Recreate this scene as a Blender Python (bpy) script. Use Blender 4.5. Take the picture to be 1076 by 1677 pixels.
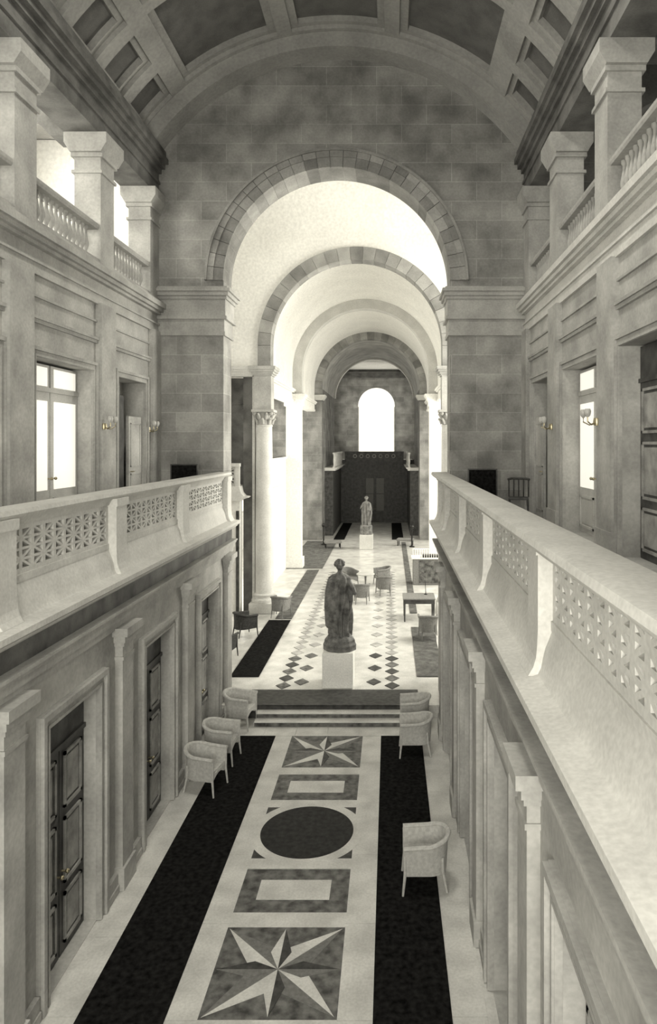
import bpy, math, random
from mathutils import Vector, Matrix
random.seed(7)
S = bpy.context.scene
COL = S.collection
for o in list(bpy.data.objects): bpy.data.objects.remove(o, do_unlink=True)
PI = math.pi
EYE = 6.4                       # camera height above the lower floor
F = 1128.0                      # focal length in pixels of the 1076 px wide frame
VX, VY = 638.0, 728.0           # where the long axis of the hall vanishes

# ---------------------------------------------------------------- camera
cam_d = bpy.data.cameras.new('camera'); cam = bpy.data.objects.new('camera', cam_d); COL.objects.link(cam)
cam.location = (0, 0, EYE); cam.rotation_euler = (PI/2, 0, 0)
cam_d.sensor_fit = 'VERTICAL'; cam_d.sensor_height = 36.0
cam_d.lens = 36.0*F/1677.0
cam_d.shift_x = -(VX-538.0)/1677.0
cam_d.shift_y = (VY-838.5)/1677.0
cam_d.clip_start = 0.05; cam_d.clip_end = 300
S.camera = cam
# ---------------------------------------------------------------- world and light
w = bpy.data.worlds.new('daylight'); S.world = w; w.use_nodes = True
bg = w.node_tree.nodes['Background']; bg.inputs[0].default_value = (1.0, 0.96, 0.84, 1); bg.inputs[1].default_value = 0.30
S.view_settings.view_transform = 'Standard'; S.view_settings.look = 'None'
S.view_settings.gamma = 1.0; S.view_settings.use_curve_mapping = False
S.view_settings.exposure = 1.65
TINT = (1.0, 0.965, 0.85)
def area(name, loc, direction, sx, sy, power, spread=PI):
    d = bpy.data.lights.new(name, 'AREA'); d.shape = 'RECTANGLE'; d.size = sx; d.size_y = sy
    d.energy = power; d.color = TINT; d.spread = spread
    o = bpy.data.objects.new(name, d); COL.objects.link(o); o.location = loc
    o.rotation_euler = Vector(direction).to_track_quat('-Z', 'Y').to_euler()
    return o
E = EYE
# daylight through the windows of the vaulted bays (left and right outer walls)
area('daylight_bay_left', (-10.2, 21.6, E+2.0), (1, 0, 0), 5.0, 9.0, 60)
area('daylight_bay_right', (7.4, 21.6, E+2.0), (-1, 0, 0), 5.0, 9.0, 760)
for yy in (30.0, 39.3):
    area('daylight_aisle_left', (-8.9, yy, E-0.6), (1, 0, 0), 6.0, 7.0, 210)
    area('daylight_aisle_right', (6.1, yy, E-0.6), (-1, 0, 0), 6.0, 7.0, 380)
# daylight from the tall windows in the wall behind the camera, and from the gallery windows
area('daylight_window_behind', (-1.4, -3.6, E+0.3), (0, 1, -0.12), 4.4, 5.0, 440)
area('daylight_gallery_left', (-9.4, 12.5, E+5.0), (1, 0, 0), 8.0, 2.6, 420)
area('daylight_gallery_right', (6.9, 12.5, E+5.0), (-1, 0, 0), 8.0, 2.6, 30)

for sx, dx in ((-4.8, 1), (2.4, -1)): area('added_end_side_fill', (sx, 57.2, E+2.6), (dx, 0, 0), 2.4, 3.6, 45)  # unseen fill lamps added on solid walls to brighten the end room
area('added_vault_fill', (-1.225, 9.36, E+10.12), (0, 0, -1), 2.0, 2.3, 330)  # unseen fill lamp added in a coffer to brighten parapets and ledges
area('added_fill_upper_left', (-6.95, 12.0, E+7.4), (-0.35, 0, -1), 9.5, 0.6, 60)  # unseen strip lamp added behind the beam to brighten the outer wall

# ---------------------------------------------------------------- materials
def mat(name, col, rough=0.7, noise=0.10, nscale=2.5, spec=0.3, bump=0.0, metal=0.0, brick=None, col2=None, fine=0.06):
    m = bpy.data.materials.new(name); m.use_nodes = True
    nt = m.node_tree; N = nt.nodes; L = nt.links; b = N['Principled BSDF']
    b.inputs['Roughness'].default_value = rough; b.inputs['Metallic'].default_value = metal
    b.inputs['Specular IOR Level'].default_value = spec
    g = N.new('ShaderNodeNewGeometry')
    def noi(sc, det):
        n = N.new('ShaderNodeTexNoise'); n.inputs['Scale'].default_value = sc; n.inputs['Detail'].default_value = det
        L.new(g.outputs['Position'], n.inputs['Vector']); return n
    n1 = noi(nscale, 4); n2 = noi(nscale*14, 2)
    mx = N.new('ShaderNodeMix'); mx.data_type = 'RGBA'
    c = Vector(col); c2 = Vector(col2) if col2 else c*(1-2.2*noise); c1 = c if col2 else c*(1+noise)
    mx.inputs['A'].default_value = (*c2, 1); mx.inputs['B'].default_value = (*c1, 1)
    r = N.new('ShaderNodeMapRange'); r.inputs['From Min'].default_value = 0.32; r.inputs['From Max'].default_value = 0.68
    L.new(n1.outputs['Fac'], r.inputs['Value']); L.new(r.outputs['Result'], mx.inputs['Factor'])
    out = mx.outputs['Result']
    if fine:
        r2 = N.new('ShaderNodeMapRange'); r2.inputs['From Min'].default_value = 0.3; r2.inputs['From Max'].default_value = 0.7
        r2.inputs['To Min'].default_value = 1-2*fine; r2.inputs['To Max'].default_value = 1+fine
        L.new(n2.outputs['Fac'], r2.inputs['Value'])
        m2 = N.new('ShaderNodeVectorMath'); m2.operation = 'SCALE'; L.new(out, m2.inputs[0]); L.new(r2.outputs['Result'], m2.inputs['Scale']); out = m2.outputs[0]
    if brick:
        sp = N.new('ShaderNodeSeparateXYZ'); L.new(g.outputs['Position'], sp.inputs[0])
        ad = N.new('ShaderNodeMath'); ad.operation = 'ADD'; L.new(sp.outputs[0], ad.inputs[0]); L.new(sp.outputs[1], ad.inputs[1])
        cb = N.new('ShaderNodeCombineXYZ'); L.new(ad.outputs[0], cb.inputs[0]); L.new(sp.outputs[2], cb.inputs[1])
        bt = N.new('ShaderNodeTexBrick'); L.new(cb.outputs[0], bt.inputs['Vector'])
        bt.inputs['Scale'].default_value = 1; bt.inputs['Brick Width'].default_value = brick[0]; bt.inputs['Row Height'].default_value = brick[1]
        bt.inputs['Mortar Size'].default_value = 0.010; bt.inputs['Mortar Smooth'].default_value = 0.3; bt.inputs['Bias'].default_value = 0.0
        bt.inputs['Color1'].default_value = (1.06, 1.06, 1.06, 1); bt.inputs['Color2'].default_value = (0.80, 0.80, 0.80, 1); bt.inputs['Mortar'].default_value = (1.22, 1.22, 1.22, 1)
        mm = N.new('ShaderNodeVectorMath'); mm.operation = 'MULTIPLY'; L.new(out, mm.inputs[0]); L.new(bt.outputs['Color'], mm.inputs[1]); out = mm.outputs[0]
    L.new(out, b.inputs['Base Color'])
    if bump:
        bp = N.new('ShaderNodeBump'); bp.inputs['Strength'].default_value = bump; bp.inputs['Distance'].default_value = 0.02
        L.new(n2.outputs['Fac'], bp.inputs['Height']); L.new(bp.outputs[0], b.inputs['Normal'])
    return m
def T(v, warm=1.0): return (v, v*0.99, v*0.95)
M = {}
M['block'] = mat('sandstone_blocks', T(0.33), 0.85, 0.20, 1.3, 0.2, 0.15, brick=(1.25, 0.48))
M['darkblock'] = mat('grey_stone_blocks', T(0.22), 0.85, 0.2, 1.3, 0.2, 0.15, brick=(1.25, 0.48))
M['stone'] = mat('dressed_sandstone', T(0.42), 0.8, 0.12, 1.6, 0.25, 0.1)
M['wallstone'] = mat('gallery_wall_stone', T(0.44), 0.8, 0.14, 1.4, 0.25, 0.1)
M['pale'] = mat('pale_limestone', T(0.60), 0.6, 0.06, 1.8, 0.3, 0.06)
M['plaster'] = mat('white_plaster', T(0.80), 0.8, 0.03, 0.8, 0.2, 0)
M['vault'] = mat('vault_plaster', T(0.40), 0.85, 0.10, 1.0, 0.2, 0.05)
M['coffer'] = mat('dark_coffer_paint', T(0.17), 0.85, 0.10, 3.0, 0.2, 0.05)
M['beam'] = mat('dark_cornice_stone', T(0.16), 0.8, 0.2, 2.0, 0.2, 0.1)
M['frieze'] = mat('shaded_frieze', T(0.075), 0.5, 0.7, 2.5, 0.3, 0.05)  # shadow under the ledge is put into this dark colour
M['wood'] = mat('dark_oak', T(0.065), 0.45, 0.3, 5.0, 0.4, 0.1)
M['woodlight'] = mat('door_moulding_oak', T(0.34), 0.45, 0.2, 5.0, 0.4, 0.1)
M['paint'] = mat('pale_painted_joinery', T(0.55), 0.5, 0.06, 3.0, 0.4, 0.05)
M['carpet'] = mat('dark_carpet', T(0.014), 0.95, 0.35, 14.0, 0.05, 0.4, fine=0.2)
M['rug'] = mat('patterned_grey_rug', T(0.15), 0.95, 0.2, 5.0, 0.1, 0.4, fine=0.25)
M['marble'] = mat('white_marble', T(0.66), 0.22, 0.10, 2.2, 0.5, 0)
M['marblemat'] = mat('honed_white_marble', T(0.62), 0.4, 0.10, 2.2, 0.5, 0)
M['mgrey'] = mat('grey_marble', T(0.14), 0.45, 0.35, 7.0, 0.3, 0)
M['mdark'] = mat('black_marble', T(0.02), 0.5, 0.3, 9.0, 0.3, 0, col2=T(0.07))
M['diam_glare'] = mat('glare_paled_marble', T(0.42), 0.25, 0.15, 5.0, 0.5, 0)
M['disc'] = mat('green_black_marble', T(0.008), 0.6, 0.3, 11.0, 0.2, 0, col2=T(0.035), fine=0.3)
M['statue'] = mat('dark_statue_stone', T(0.19), 0.6, 0.3, 6.0, 0.4, 0.4, fine=0.2)
M['statue2'] = mat('greyed_marble_figure', T(0.16), 0.6, 0.2, 6.0, 0.4, 0.3)
M['pedestal'] = mat('pedestal_marble', T(0.90), 0.4, 0.04, 2.0, 0.4, 0)
M['wicker'] = mat('white_wicker', T(0.68), 0.7, 0.08, 20.0, 0.3, 0.7, fine=0.14)
M['wickerdark'] = mat('dark_wicker', T(0.06), 0.6, 0.2, 20.0, 0.3, 0.7, fine=0.2)
M['wickergrey'] = mat('grey_wicker', T(0.26), 0.7, 0.1, 20.0, 0.3, 0.7, fine=0.15)
M['iron'] = mat('black_iron', T(0.03), 0.4, 0.2, 8.0, 0.5, 0, metal=0.6)
M['brass'] = mat('brass', (0.45, 0.40, 0.27), 0.35, 0.1, 8.0, 0.5, 0, metal=0.9)
M['opal'] = mat('opal_glass_shade', T(0.5), 0.25, 0.02, 8.0, 0.5, 0)
def glass_mat():
    m = bpy.data.materials.new('window_glass'); m.use_nodes = True; nt = m.node_tree; N = nt.nodes; L = nt.links
    N.remove(N['Principled BSDF']); tr = N.new('ShaderNodeBsdfTransparent'); gl = N.new('ShaderNodeBsdfGlossy'); gl.inputs['Roughness'].default_value = 0.05
    fr = N.new('ShaderNodeFresnel'); fr.inputs[0].default_value = 1.4; mx = N.new('ShaderNodeMixShader')
    L.new(fr.outputs[0], mx.inputs[0]); L.new(tr.outputs[0], mx.inputs[1]); L.new(gl.outputs[0], mx.inputs[2]); L.new(mx.outputs[0], N['Material Output'].inputs[0])
    return m
M['glass'] = glass_mat()
def sky_pane(st=0.2):
    m = bpy.data.materials.new('daylit_frosted_pane'); m.use_nodes = True; b = m.node_tree.nodes['Principled BSDF']
    b.inputs['Base Color'].default_value = (*T(0.8), 1); b.inputs['Emission Color'].default_value = (1, 0.96, 0.84, 1); b.inputs['Emission Strength'].default_value = st
    return m
M['pane'] = sky_pane()
M['pane_bright'] = sky_pane(0.42)

# ---------------------------------------------------------------- mesh helpers
class MB:
    def __init__(s): s.v = []; s.f = []; s.m = []
    def add(s, vs, fs, mi=0):
        k = len(s.v); s.v += [tuple(p) for p in vs]; s.f += [tuple(k+i for i in f) for f in fs]; s.m += [mi]*len(fs); return s
    def box(s, x0, x1, y0, y1, z0, z1, mi=0):
        x0, x1 = min(x0, x1), max(x0, x1); y0, y1 = min(y0, y1), max(y0, y1); z0, z1 = min(z0, z1), max(z0, z1)
        v = [(x, y, z) for z in (z0, z1) for y in (y0, y1) for x in (x0, x1)]
        return s.add(v, [(0,2,3,1), (4,5,7,6), (0,1,5,4), (2,6,7,3), (0,4,6,2), (1,3,7,5)], mi)
    def prism(s, pts, axis, a, b, mi=0):
        # pts: closed 2D outline; axis 'y': (x,z) pushed along y; 'x': (y,z) along x; 'z': (x,y) along z
        def P(p, t): return {'y': (p[0], t, p[1]), 'x': (t, p[0], p[1]), 'z': (p[0], p[1], t)}[axis]
        n = len(pts); v = [P(p, a) for p in pts]+[P(p, b) for p in pts]
        f = [(i, (i+1) % n, n+(i+1) % n, n+i) for i in range(n)]+[tuple(range(n))[::-1], tuple(range(n, 2*n))]
        return s.add(v, f, mi)
    def lathe(s, prof, cx, cy, z0, seg=16, mi=0, sx=1, sy=1):
        v = []; f = []
        for r, z in prof:
            for k in range(seg):
                a = 2*PI*k/seg; v.append((cx+r*math.cos(a)*sx, cy+r*math.sin(a)*sy, z0+z))
        for i in range(len(prof)-1):
            for k in range(seg):
                a = i*seg+k; b = i*seg+(k+1) % seg; f.append((a, b, b+seg, a+seg))
        f.append(tuple(range(seg))[::-1]); f.append(tuple((len(prof)-1)*seg+k for k in range(seg)))
        return s.add(v, f, mi)
    def tube(s, pts, rad, seg=8, mi=0):
        pts = [Vector(p) for p in pts]; rs = rad if isinstance(rad, (list, tuple)) else [rad]*len(pts)
        v = []; f = []; n = len(pts)
        for i, p in enumerate(pts):
            d = (pts[min(i+1, n-1)]-pts[max(i-1, 0)]).normalized()
            up = Vector((0, 0, 1)) if abs(d.z) < 0.95 else Vector((0, 1, 0))
            a = d.cross(up).normalized(); b = a.cross(d).normalized()
            for k in range(seg):
                t = 2*PI*k/seg; v.append(p+(a*math.cos(t)+b*math.sin(t))*rs[i])
        for i in range(n-1):
            for k in range(seg):
                a = i*seg+k; b = i*seg+(k+1) % seg; f.append((a, b, b+seg, a+seg))
        f.append(tuple(range(seg))[::-1]); f.append(tuple((n-1)*seg+k for k in range(seg)))
        return s.add(v, f, mi)
    def ball(s, c, r, seg=12, rings=8, mi=0, sc=(1, 1, 1)):
        prof = [(max(1e-4, r*math.sin(PI*i/rings)), -r*math.cos(PI*i/rings)) for i in range(rings+1)]
        v = []; f = []
        for rr, z in prof:
            for k in range(seg):
                a = 2*PI*k/seg; v.append((c[0]+rr*math.cos(a)*sc[0], c[1]+rr*math.sin(a)*sc[1], c[2]+z*sc[2]))
        for i in range(rings):
            for k in range(seg):
                a = i*seg+k; b = i*seg+(k+1) % seg; f.append((a, b, b+seg, a+seg))
        return s.add(v, f, mi)
    def arcband(s, cx, cz, r0, r1, y0, y1, a0=0, a1=PI, seg=48, mi=0):
        # solid ring segment in the XZ plane, pushed along Y (angle 0 = +X, PI/2 = up)
        v = []; f = []
        for i in range(seg+1):
            a = a0+(a1-a0)*i/seg; c, q = math.cos(a), math.sin(a)
            v += [(cx+r0*c, y0, cz+r0*q), (cx+r1*c, y0, cz+r1*q), (cx+r1*c, y1, cz+r1*q), (cx+r0*c, y1, cz+r0*q)]
        for i in range(seg):
            k = 4*i; n = k+4
            f += [(k, k+1, n+1, n), (k+1, k+2, n+2, n+1), (k+2, k+3, n+3, n+2), (k+3, k, n, n+3)]
        f += [(0, 3, 2, 1), (4*seg, 4*seg+1, 4*seg+2, 4*seg+3)]
        return s.add(v, f, mi)
    def build(s, name, ms, parent=None, smooth=False, bevel=0):
        me = bpy.data.meshes.new(name); me.from_pydata(s.v, [], s.f); me.validate()
        if not isinstance(ms, (list, tuple)): ms = [ms]
        for m in ms: me.materials.append(M[m] if isinstance(m, str) else m)
        if len(ms) > 1 and len(me.polygons) == len(s.m):
            me.polygons.foreach_set('material_index', s.m)
        import bmesh
        bm = bmesh.new(); bm.from_mesh(me); bmesh.ops.recalc_face_normals(bm, faces=bm.faces[:]); bm.to_mesh(me); bm.free()
        if smooth:
            me.polygons.foreach_set('use_smooth', [True]*len(me.polygons))
            if hasattr(me, 'set_sharp_from_angle'): me.set_sharp_from_angle(angle=math.radians(42))
        o = bpy.data.objects.new(name, me); COL.objects.link(o)
        if parent: o.parent = parent
        if bevel:
            b = o.modifiers.new('bevel', 'BEVEL'); b.width = bevel; b.segments = 2; b.limit_method = 'ANGLE'
        return o
def tag(o, label, cat, group=None):
    o['label'] = label; o['category'] = cat
    if group: o['group'] = group
    return o
def thing(name, loc, label, cat, group=None, rz=0):
    o = bpy.data.objects.new(name, None); COL.objects.link(o); o.location = loc; o.rotation_euler = (0, 0, rz); o.empty_display_size = 0.1
    return tag(o, label, cat, group)
TR = [0]
def struct(o, label=None):
    o['kind'] = 'structure'
    if label: o['label'] = label
    return o
def trim(mb, m, label, smooth=False, parent=None):
    TR[0] += 1; return struct(mb.build('trim_%d' % TR[0], m, smooth=smooth), label)
def dup(root, loc, rz, label, group=None, mats=None):
    r = root.copy(); COL.objects.link(r); r.location = loc; r.rotation_euler = (0, 0, rz); r['label'] = label
    if group: r['group'] = group
    def rec(a, b):
        for ch in [c for c in COL.objects if c.parent == a]:
            c = ch.copy(); COL.objects.link(c); c.parent = b
            if mats and c.data:
                c.data = c.data.copy()
                c.data.materials.clear(); c.data.materials.append(M[mats])
            rec(ch, c)
    rec(root, r)
    return r

# ---------------------------------------------------------------- dimensions
C = -1.365                          # middle of the lower hall
YW = 17.2                           # wall with the great arch
def SX(side, h): return C+side*h    # side -1 left, +1 right
GF = E-1.66                         # gallery floor
LEDGE = E-1.88
RAIL = E-0.68
WC = -1.225                         # middle of the great arch
WALLX = {-1: -5.82, 1: 3.41}        # gallery side walls
UPF = 0.30                          # upper floor level
YS = -3.0                           # near end of the hall

# ---------------------------------------------------------------- floors
fb = MB().box(SX(-1, 2.75), SX(1, 2.75), YS, 16.15, -0.2, -0.012)
struct(fb.build('floor', 'marblemat'), 'white marble floor of the lower hall')
# inlaid pattern: white bands, coloured fields
def slab(mb, x0, x1, y0, y1, mi, z=0.0, t=0.012): mb.box(x0, x1, y0, y1, z-t, z, mi)
inl = MB(); J = 0.006
FL0, FL1, FR0, FR1 = -2.5, -2.14, -0.587, -0.187
def joints(x0, x1, y0, y1, step, mi):
    y = y0
    while y < y1-1e-3:
        yn = min(y+step, y1); slab(inl, x0, x1, y+J/2, yn-J/2, mi); y = yn
joints(FL0, FL1, 3.0, 15.12, 1.55, 0); joints(FR0, FR1, 3.0, 15.12, 1.55, 0)
joints(SX(-1, 2.46), -3.49, 2.7, 16.13, 1.25, 0); joints(0.70, SX(1, 2.46), 2.7, 16.13, 1.25, 0)
for i in range(6):
    xa = -3.48+i*0.7; slab(inl, xa+J, min(xa+0.7, 0.70)-J, 15.13, 15.6, 0)
def poly(pts, mi, z=0.0): inl.prism(pts, 'z', z-0.012, z, mi)
def rect_panel(y0, y1):
    slab(inl, FL1, FR0, y0, y1, 1)
    slab(inl, -1.88, -0.85, y0+0.26, y1-0.26, 0, 0.004)
def star_panel(y0, y1):
    slab(inl, FL1, FR0, y0, y1, 1)
    cx, cy = (FL1+FR0)/2, (y0+y1)/2; hx, hy = (FR0-FL1)/2-0.03, (y1-y0)/2-0.03
    for sx in (-1, 1):
        for sy in (-1, 1):
            tip = (cx+sx*hx, cy+sy*hy)
            poly([(cx, cy), tip, (cx+sx*0.02, cy+sy*hy*0.46)] , 0 if sx*sy > 0 else 3, 0.004)
            poly([(cx, cy), (cx+sx*hx*0.46, cy+sy*0.02), tip], 3 if sx*sy > 0 else 0, 0.004)
    for a, b in ((1, 0), (-1, 0)):
        poly([(cx, cy), (cx+a*hx*0.4, cy+0.13), (cx+a*hx, cy)], 2, 0.006)
        poly([(cx, cy), (cx+a*hx*0.4, cy-0.13), (cx+a*hx, cy)], 3, 0.006)
    for b in (1, -1):
        poly([(cx, cy), (cx+0.13, cy+b*hy*0.4), (cx, cy+b*hy)], 2, 0.006)
        poly([(cx, cy), (cx-0.13, cy+b*hy*0.4), (cx, cy+b*hy)], 0, 0.006)
def circle_panel(yc):
    slab(inl, FL1, FR0, yc-0.75, yc+0.75, 2)
    n = 72; r0, r1 = 0.76, 0.93
    for k in range(n):
        a, b = 2*PI*k/n, 2*PI*(k+1)/n
        cx = (FL1+FR0)/2
        q = [(cx+r*math.cos(t), yc+r*math.sin(t)) for r, t in ((r0-0.02, a), (r1, a), (r1, b), (r0-0.02, b))]
        q = [(min(max(x, FL0+0.02), FR1-0.02), min(max(y, yc-0.80), yc+0.80)) for x, y in q]
        poly(q, 0, 0.003)
YC = 11.40
slab(inl, FL1, FR0, 12.15, 12.40, 0); rect_panel(12.40, 13.36); slab(inl, FL1, FR0, 13.36, 13.65, 0); star_panel(13.65, 15.12)
circle_panel(YC)
slab(inl, FL1, FR0, 10.40, 10.65, 0); rect_panel(9.42, 10.38); slab(inl, FL1, FR0, 9.13, 9.42, 0); star_panel(7.66, 9.13)
slab(inl, FL1, FR0, 7.3, 7.66, 0); rect_panel(6.3, 7.26); slab(inl, FL1, FR0, 6.0, 6.3, 0); circle_panel(5.25)
struct(inl.build('floor_inlay', ['marblemat', 'mgrey', 'mdark', 'wickergrey']), 'inlaid marble bands and star pattern of the lower floor')
disc = MB()
for yy in (YC, 5.25):
    disc.lathe([(0.765, 0.0), (0.765, 0.008)], (FL1+FR0)/2, yy, 0.0, 72)
struct(disc.build('floor_roundel', 'disc'), 'dark round marble discs set in the lower floor')
# upper floor
uf = MB()
uf.box(-9.6, 7.0, 16.15, 60.2, -0.2, UPF-0.012)
struct(uf.build('floor_raised', 'marble'), 'polished white marble floor of the raised hall')
ui = MB()
ui.box(-3.42, 0.70, 16.13, 17.15, UPF-0.012, UPF, 1)
ui.box(-3.42, 0.70, 16.115, 16.15, 0, UPF-0.02, 1)
# diamond inlays; far rows paled, floor glare put into their colour
def dia(x, y, hx, hy, mi):
    ui.prism([(x-hx, y), (x, y-hy), (x+hx, y), (x, y+hy)], 'z', UPF-0.012, UPF+0.002, mi)
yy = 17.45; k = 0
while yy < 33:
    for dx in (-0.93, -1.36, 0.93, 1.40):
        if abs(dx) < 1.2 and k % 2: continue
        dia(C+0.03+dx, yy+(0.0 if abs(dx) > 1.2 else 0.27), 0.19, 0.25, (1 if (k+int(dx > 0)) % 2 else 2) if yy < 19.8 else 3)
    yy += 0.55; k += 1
struct(ui.build('floor_raised_inlay', ['marble', 'mdark', 'mgrey', 'diam_glare']), 'dark threshold band and diamond inlays of the raised floor')
st = MB()
st.box(-3.08, 0.35, 15.62, 16.15, 0, 0.10); st.box(-3.08, 0.35, 15.87, 16.15, 0.10, 0.20)
rs = MB()
rs.box(-3.07, 0.34, 15.612, 15.62, 0.005, 0.085); rs.box(-3.07, 0.34, 15.862, 15.87, 0.105, 0.185)
struct(st.build('floor_steps', 'marblemat'), 'two shallow white marble steps'); struct(rs.build('floor_step_risers', 'mgrey'), 'grey veined risers of the steps')
# carpets
def runner(x0, x1, y0, y1, z, m, label):
    mb = MB(); mb.box(x0, x1, y0, y1, z, z+0.014)
    return tag(mb.build('carpet_runner', m, bevel=0.004), label, 'carpet')
runner(-3.49, -2.50, 2.9, 15.11, 0.0, 'carpet', 'long dark carpet runner beside the left wall of the lower hall')
runner(-0.187, 0.70, 2.9, 15.11, 0.0, 'carpet', 'long dark carpet runner beside the right wall of the lower hall')
runner(-4.19, -3.43, 18.08, 23.9, UPF, 'carpet', 'dark carpet runner on the raised floor left of the near statue')
runner(0.72, 1.45, 18.1, 23.0, UPF, 'rug', 'mottled dark runner on the raised floor under the writing table')
runner(-4.0, -3.42, 24.1, 33.5, UPF, 'rug', 'grey runner beyond the tall column on the left')
runner(0.74, 1.0, 24.9, 43.0, UPF, 'rug', 'grey runner along the right side of the far hall')
runner(-5.2, -3.3, 33.9, 43.5, UPF, 'rug', 'dark patterned rug at the left far end of the hall')
runner(-3.6, -2.9, 44.2, 53.5, UPF, 'carpet', 'dark runner left of the white strip before the far door')
runner(0.15, 0.9, 44.2, 53.5, UPF, 'carpet', 'dark runner right of the white strip before the far door')

# ---------------------------------------------------------------- lower hall side walls
def panel_door(n, side, yc, wdt, z0, h, xface, label, glassy=False):
    """double door set in a side wall; xface = plane of the wall face, the leaves sit deeper"""
    s = side; d = thing('door_%d' % n, (xface+s*0.20, yc, z0), label, 'door'); del d['category']; struct(d, label)
    def part(nm, mb, m, **k): return mb.build(nm, m, d, **k)
    for q, nm in ((-1, 'door_leaf'), (1, 'door_leaf')):
        a, b = (-wdt/2, -0.01) if q < 0 else (0.01, wdt/2)
        mb = MB(); mb.box(-0.03, 0.03, a, b, 0, h-0.5)
        leaf = part(nm, mb, 'paint' if glassy else 'wood', bevel=0.006)
        rows = [(0.12, 0.75), (0.87, 1.7), (1.82, h-0.62)] if not glassy else [(0.1, 0.7)]
        mo = MB()
        for (p0, p1) in rows:
            x1, x0 = -s*0.03, -s*0.055
            aa, bb = a+0.10, b-0.10
            for (ya, yb, za, zb) in ((aa, bb, p0, p0+0.04), (aa, bb, p1-0.04, p1), (aa, aa+0.04, p0, p1), (bb-0.04, bb, p0, p1)):
                mo.box(x0, x1, ya, yb, za, zb)
            mo.box(-s*0.03, -s*0.042, aa+0.08, bb-0.08, p0+0.08, p1-0.08)
        mo.build('door_panel', 'paint' if glassy else 'woodlight', leaf)
        if glassy:
            g = MB(); g.box(-s*0.032, -s*0.04, a+0.12, b-0.1, 0.85, h-0.66); g.build('glass_pane', 'pane', leaf)
            g2 = MB(); g2.box(-s*0.03, s*0.03, a+0.02, b-0.02, h-0.42, h-0.02); g2.build('transom_frame', 'paint', leaf)
            g3 = MB(); g3.box(-s*0.032, -s*0.04, a+0.12, b-0.1, h-0.40, h-0.07); g3.build('transom_pane', 'pane', leaf)
        hd = MB(); hd.tube([(-s*0.03, b-0.06 if q < 0 else a+0.06, 1.05), (-s*0.09, b-0.06 if q < 0 else a+0.06, 1.05)], 0.012); hd.ball((-s*0.10, b-0.06 if q < 0 else a+0.06, 1.05), 0.028)
        hd.build('door_handle', 'brass', leaf, smooth=True)
    if not glassy:
        tb = MB(); tb.box(-0.03, 0.03, -wdt/2, wdt/2, h-0.5, h); tb.box(-s*0.06, 0, -wdt/2, wdt/2, h-0.53, h-0.47); part('transom_board', tb, 'wood')
    else:
        tb = MB(); tb.box(-0.05, 0.05, -wdt/2, wdt/2, h-0.5, h-0.42); part('transom_bar', tb, 'paint')
    return d
def architrave(mb, side, xf, y0, y1, z0, z1, w=0.2, p=0.05):
    # moulded frame round an opening, standing proud of the wall plane by p then p*1.6
    s = side
    for (o, ww, pa, pp) in ((0.0, w, p, -0.01), (0.006, w*0.35, p*1.9, p-0.004), (w-0.045, 0.038, p*1.4, p-0.004)):
        a0, a1, zt = y0-w+o, y1+w-o, z1+w-o
        mb.box(xf-s*pa, xf-s*pp, a0, a0+ww, z0, zt); mb.box(xf-s*pa, xf-s*pp, a1-ww, a1, z0, zt)
        mb.box(xf-s*pa, xf-s*pp, a0+ww, a1-ww, zt-ww, zt)
def wall_with_openings(mb, s, xf, th, y0, y1, z0, z1, ops):
    """wall slab in the YZ plane from face xf outward by th, openings (ya,yb,za,zb)"""
    ops = sorted(ops); y = y0
    for (a, b, c, d) in ops:
        if a > y: mb.box(xf, xf+s*th, y, a, z0, z1)
        if c > z0: mb.box(xf, xf+s*th, a, b, z0, c)
        if d < z1: mb.box(xf, xf+s*th, a, b, d, z1)
        y = b
    if y < y1: mb.box(xf, xf+s*th, y, y1, z0, z1)

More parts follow.
